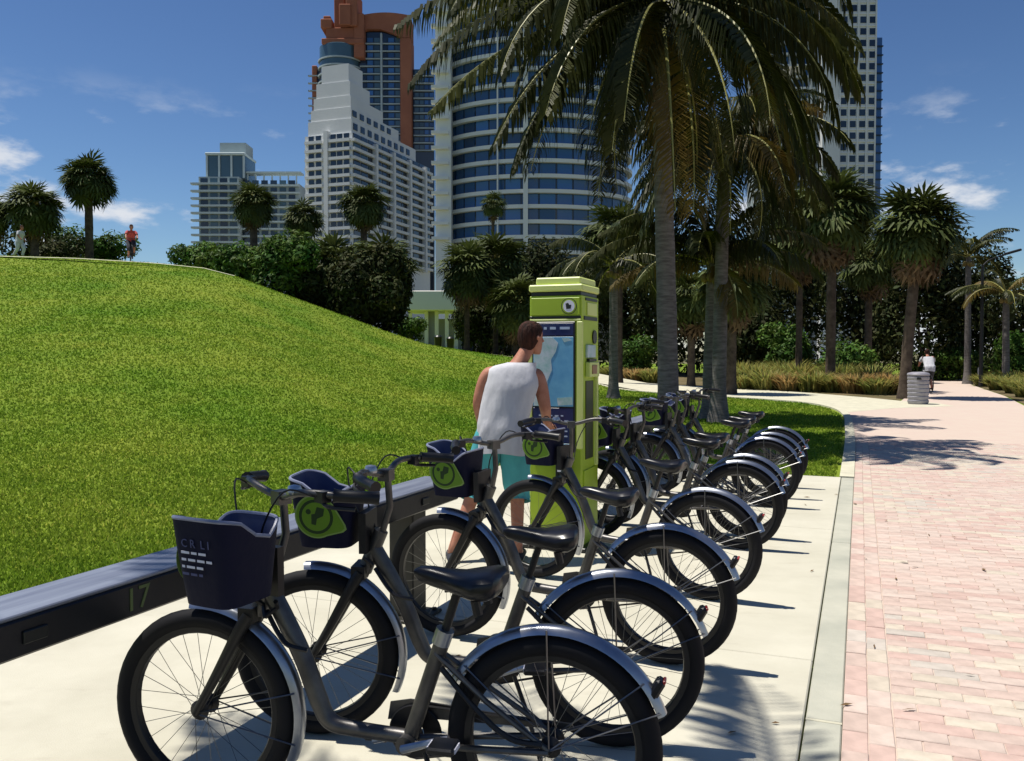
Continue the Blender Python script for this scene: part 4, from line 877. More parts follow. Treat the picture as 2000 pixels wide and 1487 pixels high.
def make_bike():
    root = thing('bicycle', 'x', 'bicycle', (0, 0, 0), 0, 'hire bicycles docked along the rack')
    wheel_parts(root, 0.0); wheel_parts(root, WB)
    hb, ht = Vector((1.005, 0, 0.68)), Vector((0.935, 0, 0.845))
    b = MB(); b.tube(bez([(0.965, 0, 0.775), (0.90, 0, 0.66), (0.835, 0, 0.53), (0.785, 0, 0.40), (0.745, 0, 0.335), (0.66, 0, 0.318), (0.47, 0, 0.31)], 7), [0.031] * 22 + [0.030 - 0.0003 * i for i in range(21)], 14)
    b.tube([hb, ht], 0.029, 12)
    b.tube([(0.47, 0, 0.30), (0.345, 0, 0.665)], 0.026, 12)
    for sg in (-1, 1):
        b.tube([(0.375, sg * 0.018, 0.60), (0.20, sg * 0.045, 0.47), (0.0, sg * 0.058, 0.34)], 0.009, 8)
        b.tube([(0.46, sg * 0.020, 0.30), (0.25, sg * 0.045, 0.315), (0.0, sg * 0.060, 0.335)], 0.011, 8)
    b.tube([(0.47, -0.05, 0.30), (0.47, 0.05, 0.30)], 0.030, 14)
    b.obj('frame', M_frame, root, True)
    b = MB(); b.tube([(0.362, 0, 0.625), (0.345, 0, 0.672)], 0.030, 12); b.obj('seat_clamp', M_silver, root, True)
    b = MB(); b.tube([(0.352, 0, 0.65), (0.308, 0, 0.785), (0.298, 0, 0.815)], [0.0145, 0.0145, 0.018], 10)
    b.obj('seat_post', M_fork, root, True)
    # saddle
    b = MB(); rings = []
    for (x, w, zt, zb) in ((0.445, 0.014, 0.862, 0.838), (0.425, 0.026, 0.872, 0.822), (0.385, 0.033, 0.872, 0.810), (0.335, 0.045, 0.866, 0.800), (0.285, 0.072, 0.862, 0.790), (0.235, 0.102, 0.868, 0.782), (0.190, 0.112, 0.876, 0.786), (0.165, 0.100, 0.874, 0.800), (0.152, 0.070, 0.862, 0.820)):
        ring_ = []
        for j in range(14):
            a = 2 * PI * j / 14; cz, hz_ = (zt + zb) / 2, (zt - zb) / 2; sn = math.sin(a); cs = math.cos(a)
            ring_.append(Vector((x, w * math.copysign(abs(cs) ** 0.7, cs), cz + hz_ * math.copysign(abs(sn) ** 0.8, sn))))
        rings.append(ring_)
    b.loft(rings); sad = b.obj('saddle', M_saddle, root, True)
    b = MB()
    for sg in (-1, 1):
        for dx in (0.0,): b.tube([(0.23, sg * 0.06, 0.79), (0.22, sg * 0.06, 0.745)], 0.016, 8)
    b.tube([(0.34, 0.02, 0.80), (0.30, 0.02, 0.805), (0.22, 0.04, 0.79)], 0.004, 5); b.tube([(0.34, -0.02, 0.80), (0.30, -0.02, 0.805), (0.22, -0.04, 0.79)], 0.004, 5)
    b.obj('saddle_springs', M_fork, sad, True)
    # fork
    b = MB()
    for sg in (-1, 1): b.tube(bez([(1.012, sg * 0.040, 0.685), (1.05, sg * 0.050, 0.62), (1.13, sg * 0.054, 0.475), (WB, sg * 0.056, TR)], 5), [0.026 - 0.0008 * i for i in range(16)], 10)
    b.box((1.018, 0, 0.685), (0.055, 0.115, 0.05)); b.tube([(1.01, 0, 0.66), (0.94, 0, 0.83)], 0.020, 10)
    b.obj('fork', M_fork, root, True)
    b = MB(); fender(b, 0.0, -2 + 22, 152); b.obj('fender', M_silver, root, True)
    b2 = MB(); fender(b2, 0.0, -24, 96); b2.v = [(WB + v[0], v[1], v[2]) for v in b2.v]
    b2.obj('fender', M_silver, root, True)
    b = MB()
    for (x, angs) in ((0.0, (92, 38, 22, 140)),):
        for a in angs:
            for sg in (-1, 1): b.tube([(x, sg * 0.062, TR), (x - 0.362 * math.cos(R(a)), sg * 0.030, TR + 0.362 * math.sin(R(a)))], 0.0028, 4)
    b.obj('fender_stay', M_spoke, root)
    b = MB()
    for a in (14, -14):
        for sg in (-1, 1): b.tube([(WB, sg * 0.058, TR), (WB - 0.362 * math.cos(R(a)), sg * 0.030, TR + 0.362 * math.sin(R(a)))], 0.0028, 4)
    b.obj('fender_stay', M_spoke, root)
    # steering column, bar and basket turn about the column
    b = MB(); b.tube([(0, 0, -0.02), (-0.04, 0, 0.10), (-0.030, 0, 0.235)], 0.014, 10); b.box((-0.025, 0, 0.225), (0.05, 0.05, 0.045))
    P = [(-0.15, -0.335, 0.185), (-0.07, -0.285, 0.195), (-0.01, -0.16, 0.20), (-0.015, -0.05, 0.175), (-0.02, 0, 0.168), (-0.015, 0.05, 0.175), (-0.01, 0.16, 0.20), (-0.07, 0.285, 0.195), (-0.15, 0.335, 0.185)]
    P = [(x, y, z + 0.06) for x, y, z in P]; b.tube(bez(P, 5), 0.0125, 10)
    bar = b.obj('handlebar', M_frame, root, True, (0.935, 0, 0.845))
    for sg in (-1, 1):
        b = MB(); b.tube(bez([(-0.165, sg * 0.343, 0.244), (-0.10, sg * 0.305, 0.252), (-0.05, sg * 0.262, 0.257)], 5), [0.023] + [0.0205] * 9 + [0.024], 10); b.obj('grip', M_blk, bar, True)
        b = MB(); b.box((-0.035, sg * 0.225, 0.252), (0.035, 0.045, 0.036)); b.tube(bez([(-0.03, sg * 0.225, 0.245), (-0.03, sg * 0.26, 0.225), (-0.09, sg * 0.32, 0.215)], 4), 0.007, 6); b.obj('brake_lever', M_blk, bar, True)
        b = MB(); b.tube(bez([(-0.02, sg * 0.21, 0.25), (0.06, sg * 0.15, 0.27), (0.09, sg * 0.06, 0.12), (0.03, sg * 0.02, -0.02)], 5), 0.0035, 5); b.obj('brake_cable', M_blk, bar, True)
    b = MB(); b.lathe([(0.002, 0.03), (0.02, 0.026), (0.027, 0.010), (0.026, 0.0)], 14, 0, Matrix.Translation((-0.012, 0.10, 0.25))); b.obj('bell', M_silver, bar, True)
    # basket: tapered tub with a dipping rim
    b = MB()
    x0b, x1b, y0b = 0.085, 0.352, 0.121; zb, zt = -0.055, 0.190
    def brim(q):        # outline parameter round the tub, 0..1
        n_ = 32; return q
    outl = []
    nn = 40
    for j in range(nn):
        a = 2 * PI * j / nn; ca, sa = math.cos(a), math.sin(a); e = 0.42
        outl.append((math.copysign(abs(ca) ** e, ca), math.copysign(abs(sa) ** e, sa)))
    cxb = (x0b + x1b) / 2
    def tub(level, inset=0.0):
        res = []
        for (ox, oy) in outl:
            k = 0.80 + 0.20 * level; kx = (x1b - x0b) / 2 * (0.78 + 0.22 * level) - inset; ky = y0b * k - inset
            dip = (0.055 * math.exp(-((ox + 0.30) / 0.42) ** 2) * min(1, abs(oy) * 1.05) ** 3 - 0.028 * max(0, ox) * 1.0) if level > 0.99 else 0
            res.append(Vector((cxb - 0.010 * (1 - level) + ox * kx, oy * ky, zb + (zt - zb) * level - dip)))
        return res
    rings = [tub(0.0), tub(0.03), tub(0.35), tub(0.7), tub(1.0)]
    b.loft(rings, 0, (True, False)); b.loft([tub(1.0, 0.006), tub(0.7, 0.006), tub(0.35, 0.006), tub(0.04, 0.006)], 1, (False, True))
    bas = b.obj('basket', [M_navy, M_navy2], root, True, (0.935, 0, 0.845))
    b = MB(); top = tub(1.0, 0.003); b.tube(top + [top[0], top[1]], 0.0062, 6, 0, False); b.obj('basket_rim', M_rim, bas, True)
    # emblem on each flank
    for sg in (-1, 1):
        b = MB(); kx, ky = 0.16, 0.175
        slope = math.atan2(0.20 * y0b, zt - zb)
        cpt = Vector((cxb + 0.008, sg * (y0b * (0.80 + 0.20 * 0.52) + 0.002), zb + (zt - zb) * 0.52))
        up = Vector((0, sg * math.sin(slope), math.cos(slope))); rt = Vector((-1, 0, 0)) if sg > 0 else Vector((1, 0, 0)); rt = Vector((1, 0, 0)); nrm = Vector((0, sg * math.cos(slope), -math.sin(slope) ))
        Mx = Matrix(((rt.x, up.x, nrm.x, cpt.x), (rt.y, up.y, nrm.y, cpt.y), (rt.z, up.z, nrm.z, cpt.z), (0, 0, 0, 1)))
        def disc(r_, z0, z1, mi, cx=0, cy=0, n_=28): b.prism([(cx + r_ * math.cos(2 * PI * i / n_), cy + r_ * math.sin(2 * PI * i / n_)) for i in range(n_)], z0, z1, Mx, mi)
        def drop(s_, z0, z1, mi):
            o_ = []
            for i in range(30):
                a = R(35 + 290 * i / 29) ; o_.append((s_ * 0.088 * math.cos(a - 0.0), s_ * 0.088 * math.sin(a)))
            o_ = [(s_ * 0.088 * math.cos(R(-118 + 262 * i / 29)), s_ * 0.088 * math.sin(R(-118 + 262 * i / 29))) for i in range(30)]
            o_ += [(-0.118 * s_, -0.030 * s_), (-0.122 * s_, -0.048 * s_), (-0.108 * s_, -0.060 * s_)]
            b.prism(o_, z0, z1, Mx, mi)
        drop(1.0, 0.0005, 0.0012, 2); drop(0.93, 0.0012, 0.0020, 1 if False else 0)
        disc(0.070, 0.0020, 0.0027, 1); disc(0.058, 0.0027, 0.0034, 0); 
        b.prism([(-0.036, 0.034), (-0.006, 0.040), (0.004, 0.012), (0.018, 0.010), (0.020, -0.030), (0.002, -0.034), (-0.004, -0.008), (-0.030, 0.004)], 0.0034, 0.0040, Mx, 1)
        disc(0.011, 0.0034, 0.0040, 1, 0.030, 0.020, 12)
        b.obj('emblem', [M_decal, M_decal2, M_decal3], bas)
    b = MB(); fx = x1b - 0.0; sl = math.atan2(0.22 * 0.1335 - 0.01, zt - zb)
    cpt = Vector((cxb + 0.1335 * 0.89 - 0.0055, 0, zb + (zt - zb) * 0.5)); rt = Vector((0, 1, 0)); up = Vector((math.sin(sl), 0, math.cos(sl))); nrm = rt.cross(up)
    Mx = Matrix(((rt.x, up.x, nrm.x, cpt.x), (rt.y, up.y, nrm.y, cpt.y), (rt.z, up.z, nrm.z, cpt.z), (0, 0, 0, 1)))
    text_mesh(b, 'C R  L I', 0.036, Mx @ Matrix.Translation((0, 0.076, 0.0085)), 1, 0.0006)
    rl = random.Random(4)
    for i, (yy, seg) in enumerate(((0.048, (0.9, 0.6, 0.8)), (0.026, (0.5, 0.8, 0.8, 0.6)), (0.004, (0.3, 0.9, 0.7)), (-0.018, (0.7, 0.7, 0.4)))):
        xq = -0.060
        for s_ in seg:
            wq_ = 0.036 * s_; b.box(Mx @ Vector((xq + wq_ / 2, yy, 0.0075)), (0.0012, wq_, 0.0075), 0 if i < 3 else 1, Mx.to_3x3() @ Matrix(((0, 0, 1), (1, 0, 0), (0, 1, 0))) if False else Matrix.Rotation(sl, 3, 'Y')); xq += wq_ + 0.008
    b.obj('basket_print', [M_white, M_faint], bas)
    b = MB(); b.tube([(0.06, 0.05, -0.10), (0.03, 0.03, -0.13), (0.055, 0, -0.16)], 0.008, 6); b.tube([(0.06, -0.05, -0.10), (0.03, -0.03, -0.13), (0.055, 0, -0.16)], 0.008, 6); b.box((0.055, 0, 0.0), (0.03, 0.14, 0.16)); b.obj('basket_bracket', M_fork, bas, True)
    # drive side
    b = MB(); b.lathe([(0.03, -0.002), (0.088, -0.003), (0.092, 0.0), (0.088, 0.003), (0.03, 0.002)], 28, 0, Matrix.Translation((0.47, -0.058, 0.30)) @ RX); ck = b.obj('chainring', M_fork, root, True)
    for sg, an in ((-1, -20), (1, 160)):
        b = MB(); a = R(an); e = Vector((0.47 + 0.17 * math.cos(a), sg * 0.085, 0.30 + 0.17 * math.sin(a))); b.tube([(0.47, sg * 0.07, 0.30), e], [0.014, 0.011], 8); cr_ = b.obj('crank', M_silver, root, True)
        b = MB(); b.bbox(e + Vector((0, sg * 0.055, 0)), (0.085, 0.085, 0.024), 0.006); b.box(e + Vector((0.043, sg * 0.055, 0)), (0.004, 0.05, 0.014), 1); b.box(e + Vector((-0.043, sg * 0.055, 0)), (0.004, 0.05, 0.014), 1); b.obj('pedal', [M_blk, M_white], root)
    b = MB(); b.prism([(0.57, 0.33), (0.56, 0.39), (0.49, 0.405), (0.20, 0.385), (-0.05, 0.375), (-0.06, 0.355), (0.18, 0.35), (0.44, 0.345)], 0, 0.006, Matrix(((1, 0, 0, 0), (0, 0, -1, -0.066), (0, 1, 0, 0), (0, 0, 0, 1)))); b.obj('chain_guard', M_frame, root)
    b = MB()
    for zq in (0.29 - 0.085, 0.392): b.tube([(0.47, -0.058, zq if zq > 0.3 else 0.212), (0.0, -0.058, 0.34 + (0.035 if zq > 0.3 else -0.035))], 0.005, 5)
    b.obj('chain', M_fork, root)
    b = MB(); b.tube([(0.40, 0.05, 0.29), (0.34, 0.10, 0.15), (0.29, 0.16, 0.006)], 0.009, 7); b.obj('kickstand', M_fork, root, True)
    # tail lamp
    a = R(32); q = Vector((-0.392 * math.cos(a), 0, TR + 0.392 * math.sin(a))); rt_ = Matrix.Rotation(R(-30), 3, 'Y')
    b = MB(); b.bbox(q + Vector((0.012, 0, -0.006)), (0.030, 0.05, 0.065), 0.008, 0, rt_); lm = b.obj('tail_lamp', M_blk, root)
    b = MB(); b.bbox(q + Vector((-0.005, 0, 0.008)), (0.010, 0.040, 0.035), 0.003, 0, rt_); b.obj('lens', M_red, lm)
    # front dock tongue and cable lock
    b = MB(); b.tube(bez([(0.80, 0.05, 0.585), (0.86, 0.06, 0.60), (0.90, 0.05, 0.63), (0.955, 0.03, 0.70)], 5), 0.008, 6); b.obj('lock_cable', M_blk, root, True)
    b = MB(); b.tube(bez([(0.35, 0.035, 0.56), (0.22, 0.06, 0.44), (0.12, 0.065, 0.37), (0.02, 0.066, 0.36)], 5), 0.009, 6); b.obj('wheel_lock', M_fork, root, True)
    return root
proto = make_bike()
bl = ['silver-framed hire bicycle closest to the viewer, its navy printed basket turned towards us',
      'second hire bicycle from the viewer, its black saddle just behind the first one',
      'third hire bicycle, basket in front of the dark rack post and beam end',
      'fourth hire bicycle, basket in front of the man and kiosk',
      'fifth hire bicycle, first one beyond the green kiosk',
      'sixth hire bicycle, close behind the fifth beyond the kiosk',
      'seventh hire bicycle, nearer one of the far pair by the lawn',
      'eighth hire bicycle, in the far group with a navy basket before the palm trunk',
      'ninth hire bicycle, last of the row at the lawn edge']
#        s_rear  s_front bar   basket
bikes = [(2.53, 2.35, 60, 77), (3.30, 2.95, -14, -4), (4.28, 4.26, -30, -6), (5.50, 5.62, -62, -4), (7.02, 7.0, -20, 0), (7.50, 7.62, 10, 8), (9.05, 9.1, -30, -6), (9.65, 9.6, 30, 24), (10.45, 10.5, -10, 0)]
kidsmap = {}
for q in bpy.data.objects:
    if q.parent: kidsmap.setdefault(q.parent.name, []).append(q)
allb = [proto] + [copy_tree(proto, None, kidsmap) for _ in bikes[1:]]
for o, lab, (sr, sf, ba, bk) in zip(allb, bl, bikes):
    p = st(sr, -0.875); q = st(sf, -0.875 - 1.205); d = q - p
    o.location = (p.x, p.y, 0.0); o.rotation_euler = (R(random.uniform(-2.5, 2.5)), 0, math.atan2(d.y, d.x)); o['label'] = lab
    for c in o.children:
        if c.name.startswith('handlebar'): c.rotation_euler = (0, 0, R(ba))
        if c.name.startswith('basket'): c.rotation_euler = (0, 0, R(bk))
        if o is proto and c.name.startswith('basket'):
            for e in list(c.children):
                if e.name.startswith('emblem') and max(v[1] for v in e.bound_box) > 0: bpy.data.objects.remove(e)
        if c.name.startswith('wheel') and not c.name.startswith('wheel_lock'): c.rotation_euler = (0, random.uniform(0, 6), 0)

# ------------------------------------------------------------------ rack
def rack(label, s0, s1, posts, num=None):
    root = thing('bike_rack', label, 'bike rack', st(s0, -2.46, 0), ROW, 'bicycle docking racks'); L = s1 - s0
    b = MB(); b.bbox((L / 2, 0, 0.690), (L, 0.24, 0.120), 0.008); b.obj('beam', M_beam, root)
    b = MB(); b.bbox((L / 2, 0, 0.7575), (L - 0.01, 0.235, 0.014), 0.004); b.obj('beam_sky_tint', M_beamtop, root)  # thin plate added to carry the painted sky reflection on the beam
    for s in posts:
        u = s - s0
        b = MB(); b.bbox((u, 0.0, 0.3235), (0.165, 0.16, 0.605), 0.008); b.obj('post', M_post, root)
        b = MB(); b.bbox((u, 0, 0.011), (0.30, 0.30, 0.018), 0.004); 
        for dx in (-1, 1):
            for dy in (-1, 1): b.lathe([(0.016, 0.02), (0.016, 0.032), (0.002, 0.034)], 6, 0, Matrix.Translation((u + dx * 0.115, dy * 0.115, 0)))
        b.obj('base_plate', M_post, root)
    k = 0
    s = s0 + 0.35
    while s < s1 - 0.1:
        b = MB(); b.bbox((s - s0, -0.124, 0.690), (0.085, 0.012, 0.040), 0.003); b.obj('dock_slot', M_kioskd, root); s += 0.86
    return root
rk = rack('dark steel docking beam on a square post along the near bicycles', 0.7, 4.95, (1.15, 4.50))
b = MB(); Mx = Matrix(((1, 0, 0, 2.32 - 0.7), (0, 0, -1, -0.1215), (0, 1, 0, 0.690), (0, 0, 0, 1)))
text_mesh(b, '17', 0.115, Mx, 0, 0.0015); b.obj('bay_number', M_olive, rk)
rack('dark steel docking beam along the far bicycles beyond the kiosk', 6.95, 11.2, (7.9, 10.6))

# ------------------------------------------------------------------ kiosk
ks = thing('kiosk', 'lime green bike-hire kiosk with a map panel, next to the man', 'kiosk', st(6.70, -2.22, 0), ROW - PI / 2)
kw, kd, kh = 0.43, 0.46, 2.16          # local x across the front (to the right), front towards -y
def kb(name, c, s, m, bev=0.006, par=None):
    b = MB(); b.bbox(c, s, bev); return b.obj(name, m, par or ks)
kb('body', (0, 0, 1.0), (kw, kd, 2.0), M_kiosk)
kb('base', (0, 0, 0.02), (kw + 0.10, kd + 0.10, 0.035), M_kioskd)
kb('head_gap', (0, 0, 2.015), (kw - 0.02, kd - 0.02, 0.034), M_kioskd)
kb('cap', (0, 0, 2.06), (kw + 0.015, kd + 0.015, 0.055), M_kioskp, 0.01); kb('cap_plate', (0.01, 0.01, 2.117), (kw - 0.06, kd - 0.04, 0.058), M_kioskp, 0.01)
kb('header_panel', (0, -kd / 2 - 0.006, 1.915), (kw - 0.03, 0.012, 0.135), M_kiosk, 0.003)
kb('trim', (0, -kd / 2 - 0.005, 1.83), (kw - 0.01, 0.010, 0.018), M_kioskd, 0.002); kb('trim', (0, -kd / 2 - 0.006, 1.808), (kw - 0.01, 0.012, 0.014), M_kioskp, 0.002)
kb('corner_post', (kw / 2 - 0.012, -kd / 2 - 0.004, 1.30), (0.045, 0.03, 0.99), M_kioskp, 0.004); kb('corner_post', (-kw / 2 + 0.012, -kd / 2 - 0.004, 1.30), (0.03, 0.03, 0.99), M_kioskp, 0.004)
pan = kb('poster', (-0.012, -kd / 2 - 0.008, 1.285), (kw - 0.075, 0.016, 1.02), M_kioskd, 0.004)
py = -kd / 2 - 0.018
kb('poster_header', (-0.012, py, 1.735), (kw - 0.10, 0.004, 0.095), M_mapn, 0.001, pan)
kb('map_print', (-0.012, py, 1.405), (kw - 0.10, 0.004, 0.545), M_map, 0.001, pan)
b = MB(); Mk = Matrix(((1, 0, 0, 0), (0, 0, -1, py - 0.0025), (0, 1, 0, 0), (0, 0, 0, 1)))
b.prism([(-0.172, 1.67), (-0.02, 1.675), (0.03, 1.63), (0.01, 1.56), (-0.03, 1.50), (-0.02, 1.42), (-0.06, 1.33), (-0.05, 1.22), (-0.09, 1.135), (-0.172, 1.135)], 0, 0.002, Mk)
b.prism([(0.06, 1.665), (0.11, 1.67), (0.14, 1.65), (0.08, 1.635)], 0, 0.002, Mk); b.prism([(0.02, 1.20), (0.145, 1.21), (0.15, 1.15), (0.03, 1.14)], 0, 0.002, Mk)
b.obj('map_land', M_mapl, pan)
kb('info_print', (-0.012, py, 0.985), (kw - 0.10, 0.004, 0.27), M_mapn, 0.001, pan)
kb('info_print', (-0.012, py, 0.815), (kw - 0.11, 0.004, 0.055), M_map, 0.001, pan)
b = MB(); rl = random.Random(6)
for z in (1.745,):
    xq = -0.16
    for wq_ in (0.05, 0.03, 0.06, 0.10): b.box((xq + wq_ / 2, py - 0.003, z), (wq_ * 0.8, 0.002, 0.02)); xq += wq_ + 0.018
for z in (1.06, 1.02, 0.98, 0.94, 0.90):
    xq = -0.13
    for _ in range(rl.randint(2, 4)):
        wq_ = rl.uniform(0.02, 0.06); b.box((xq + wq_ / 2, py - 0.003, z), (wq_, 0.002, 0.010)); xq += wq_ + 0.02
b.obj('print_lines', mat('pale_print', (0.42, 0.50, 0.66), 0.5), pan)
kb('leaflet_holder', (0.08, -kd / 2 - 0.03, 0.66), (0.12, 0.05, 0.17), M_kioskd, 0.004); kb('leaflet', (0.08, -kd / 2 - 0.057, 0.68), (0.085, 0.006, 0.11), M_white, 0.001)
b = MB(); Mk2 = Matrix(((1, 0, 0, 0.115), (0, 0, -1, -kd / 2 - 0.012), (0, 1, 0, 1.915), (0, 0, 0, 1)))
def kdisc(b, r_, z0, z1, mi, M, n_=24): b.prism([(r_ * math.cos(2 * PI * i / n_), r_ * math.sin(2 * PI * i / n_)) for i in range(n_)], z0, z1, M, mi)
kdisc(b, 0.064, 0.0005, 0.002, 1, Mk2); kdisc(b, 0.058, 0.002, 0.0032, 2, Mk2); kdisc(b, 0.047, 0.0032, 0.0044, 0, Mk2)
b.prism([(-0.026, 0.020), (-0.006, 0.026), (0.004, 0.010), (0.020, 0.010), (0.016, -0.020), (-0.020, -0.022)], 0.0044, 0.0056, Mk2, 1)
b.obj('emblem', [M_white, M_kioskd, M_kiosk], ks)
# terminal side (to the right)
sx = kw / 2
kb('side_trim', (sx + 0.004, 0, 1.825), (0.008, kd - 0.10, 0.03), M_kioskd, 0.002); kb('side_trim', (sx + 0.004, 0.02, 1.975), (0.008, kd - 0.14, 0.022), M_kioskd, 0.002)
kb('side_sign', (sx + 0.005, 0.03, 1.90), (0.010, kd - 0.2, 0.10), M_kioskp, 0.003)
b = MB(); Mk3 = Matrix(((0, 0, 1, sx + 0.002), (1, 0, 0, 0.10), (0, 1, 0, 1.68), (0, 0, 0, 1))); kdisc(b, 0.055, 0, 0.010, 0, Mk3, 20); b.obj('side_emblem', M_kioskd, ks)
kb('screen', (sx + 0.010, -0.02, 1.565), (0.02, 0.22, 0.10), M_mapl, 0.003); kb('card_reader', (sx + 0.02, 0.0, 1.42), (0.04, 0.26, 0.12), M_kioskp, 0.006); kb('key_pad', (sx + 0.042, -0.02, 1.42), (0.01, 0.12, 0.07), M_fanb if False else mat('brown_panel', (0.30, 0.16, 0.08), 0.5), 0.002)
kb('slot', (sx + 0.012, 0.0, 1.495), (0.026, 0.20, 0.022), M_kioskd, 0.002)
kb('recess', (sx + 0.003, -0.03, 1.02), (0.008, 0.20, 0.62), mat('recess_green', (0.03, 0.04, 0.01), 0.5), 0.002)
kb('side_post', (sx + 0.012, 0.13, 1.0), (0.03, 0.035, 0.72), M_kioskp, 0.004)
kb('service_door', (sx + 0.005, -0.02, 0.38), (0.012, 0.32, 0.50), M_kiosk, 0.003)

# ------------------------------------------------------------------ people
def skin_mesh(verts, edges, radii, root=0, sub=2):
    me = bpy.data.meshes.new('body_skeleton'); me.from_pydata([tuple(v) for v in verts], edges, []); o = link('body_skeleton', me)
    sk = o.modifiers.new('skin', 'SKIN'); sk.use_smooth_shade = True
    sd_ = me.skin_vertices[0].data
    for i, r_ in enumerate(radii):
        rr_ = r_ if isinstance(r_, tuple) else (r_, r_); sd_[i].radius = rr_; sd_[i].use_root = (i == root)
    ss = o.modifiers.new('sub', 'SUBSURF'); ss.levels = sub; ss.render_levels = sub
    bpy.context.view_layer.update()
    dg = bpy.context.evaluated_depsgraph_get(); res = bpy.data.meshes.new_from_object(o.evaluated_get(dg))
    V = [v.co.copy() for v in res.vertices]; Fc = [tuple(p.vertices) for p in res.polygons]
    bpy.data.objects.remove(o); bpy.data.meshes.remove(me); bpy.data.meshes.remove(res)
    return V, Fc
def person(label, cat, loc, rz, J, top_m, leg_m, skin=None, hair=None, scale=1.0, sleeveless=True, long_legs=False, fingers=True, group=None, hair_on=True):
    root = thing('person', label, cat, loc, rz, group)
    names = ['pelvis', 'waist', 'chest', 'neck', 'head0', 'head1', 'head2', 'shL', 'elL', 'wrL', 'haL', 'shR', 'elR', 'wrR', 'haR', 'hiL', 'knL', 'anL', 'toL', 'hiR', 'knR', 'anR', 'toR']
    rad = [(.125, .09), (.115, .085), (.125, .085), .058, .056, (.050, .060), (.040, .046), .066, .047, .033, (.042, .019), .066, .047, .033, (.042, .019), .088, .060, .042, (.045, .028), .088, .060, .042, (.045, .028)]
    V = [Vector(J[n]) for n in names]; ix = {n: i for i, n in enumerate(names)}
    E = [('pelvis', 'waist'), ('waist', 'chest'), ('chest', 'neck'), ('neck', 'head0'), ('head0', 'head1'), ('head1', 'head2'), ('chest', 'shL'), ('shL', 'elL'), ('elL', 'wrL'), ('wrL', 'haL'), ('chest', 'shR'), ('shR', 'elR'), ('elR', 'wrR'), ('wrR', 'haR'), ('pelvis', 'hiL'), ('hiL', 'knL'), ('knL', 'anL'), ('anL', 'toL'), ('pelvis', 'hiR'), ('hiR', 'knR'), ('knR', 'anR'), ('anR', 'toR')]
    vv, ff = skin_mesh(V, [(ix[a], ix[b_]) for a, b_ in E], rad)
    b = MB(); b.add(vv, ff)
    look = Vector(J['look']).normalized(); hc = V[ix['head1']]; side = look.cross(Vector((0, 0, 1))).normalized()
    # skull, nose and ears worked onto the neck
    rr0 = []
    for (z, w_, d_, fo) in ((-.122, .020, .022, .052), (-.112, .040, .044, .036), (-.085, .056, .066, .020), (-.045, .067, .086, .006), (0.0, .073, .094, 0), (.045, .075, .097, -.004), (.080, .066, .085, -.006), (.103, .043, .055, -.006), (.113, .012, .015, -.006)):
        rr0.append([hc + look * (fo + d_ * math.cos(2 * PI * j / 18)) + side * (w_ * math.sin(2 * PI * j / 18)) + Vector((0, 0, z)) for j in range(18)])
    b.loft(rr0)
    b.tube([hc + look * 0.090 + Vector((0, 0, 0.022)), hc + look * 0.110 + Vector((0, 0, -0.020)), hc + look * 0.088 + Vector((0, 0, -0.032))], [0.007, 0.014, 0.009], 6)
    b.tube([hc + look * 0.078 + side * 0.02 + Vector((0, 0, -0.066)), hc + look * 0.086 + Vector((0, 0, -0.064)), hc + look * 0.078 - side * 0.02 + Vector((0, 0, -0.066))], [0.004, 0.008, 0.004], 6)
    for sg in (-1, 1): b.tube([hc + side * sg * 0.072 + Vector((0, 0, 0.028)), hc + side * sg * 0.088 + Vector((0, 0, 0.002)), hc + side * sg * 0.074 + Vector((0, 0, -0.03))], [0.009, 0.017, 0.008], 6, 0, True, 0.6)
    if fingers:
        for sfx in ('L', 'R'):
            h0, w0 = V[ix['ha' + sfx]], V[ix['wr' + sfx]]; d = (h0 - w0).normalized(); sd2 = d.cross(Vector((0, 0, 1))); sd2 = sd2.normalized() if sd2.length > .1 else Vector((1, 0, 0)); dn = sd2.cross(d).normalized()
            if dn.z > 0: dn = -dn
            for k, ln in enumerate((0.070, 0.082, 0.076, 0.060)):
                p = h0 - d * 0.01 + sd2 * (0.024 - 0.016 * k); b.tube([p, p + d * ln * 0.5 + dn * 0.008, p + d * ln * 0.85 + dn * 0.030, p + d * ln * 0.95 + dn * 0.052], [0.0095, 0.009, 0.008, 0.006], 6)
            p = w0 + (h0 - w0) * 0.35; b.tube([p, p + sd2 * 0.035 + d * 0.03, p + sd2 * 0.042 + d * 0.065 + dn * 0.015], [0.013, 0.011, 0.008], 6)
    b.obj('body', skin or M_skin, root, True)
    # eyes
    b = MB()
    for sg in (-1, 1): b.lathe([(0.001, -0.008), (0.008, 0), (0.001, 0.008)], 8, 0, Matrix.Translation(hc + look * 0.083 + side * sg * 0.030 + Vector((0, 0, 0.018))))
    b.obj('eyes', M_dark, root)
    # hair cap
    if hair_on:
        b = MB(); rings = []
        for i in range(9):
            q = i / 8; rr_ = []
            for j in range(24):
                a = 2 * PI * j / 24; f = math.cos(a); lo = 0.062 if f > 0.55 else (-0.095 if f < -0.35 else 0.062 + (0.55 - f) / 0.9 * -0.157)
                z = lo + (0.127 - lo) * (1 - (1 - q) ** 1.6); k_ = math.sqrt(max(0.0, 1 - (max(z, 0) / 0.1285) ** 3.0)); k_ *= 1.0 if z > -0.03 else 1 + (z + 0.03) * 4.0
                wob = 1 + 0.02 * math.sin(a * 7 + i)
                rr_.append(hc + look * (-0.005 + 0.108 * k_ * f * wob) + side * (0.086 * k_ * math.sin(a) * wob) + Vector((0, 0, z)))
            rings.append(rr_)
        b.loft(rings, cap=(False, True)); b.obj('hair', hair or M_hair, root, True)
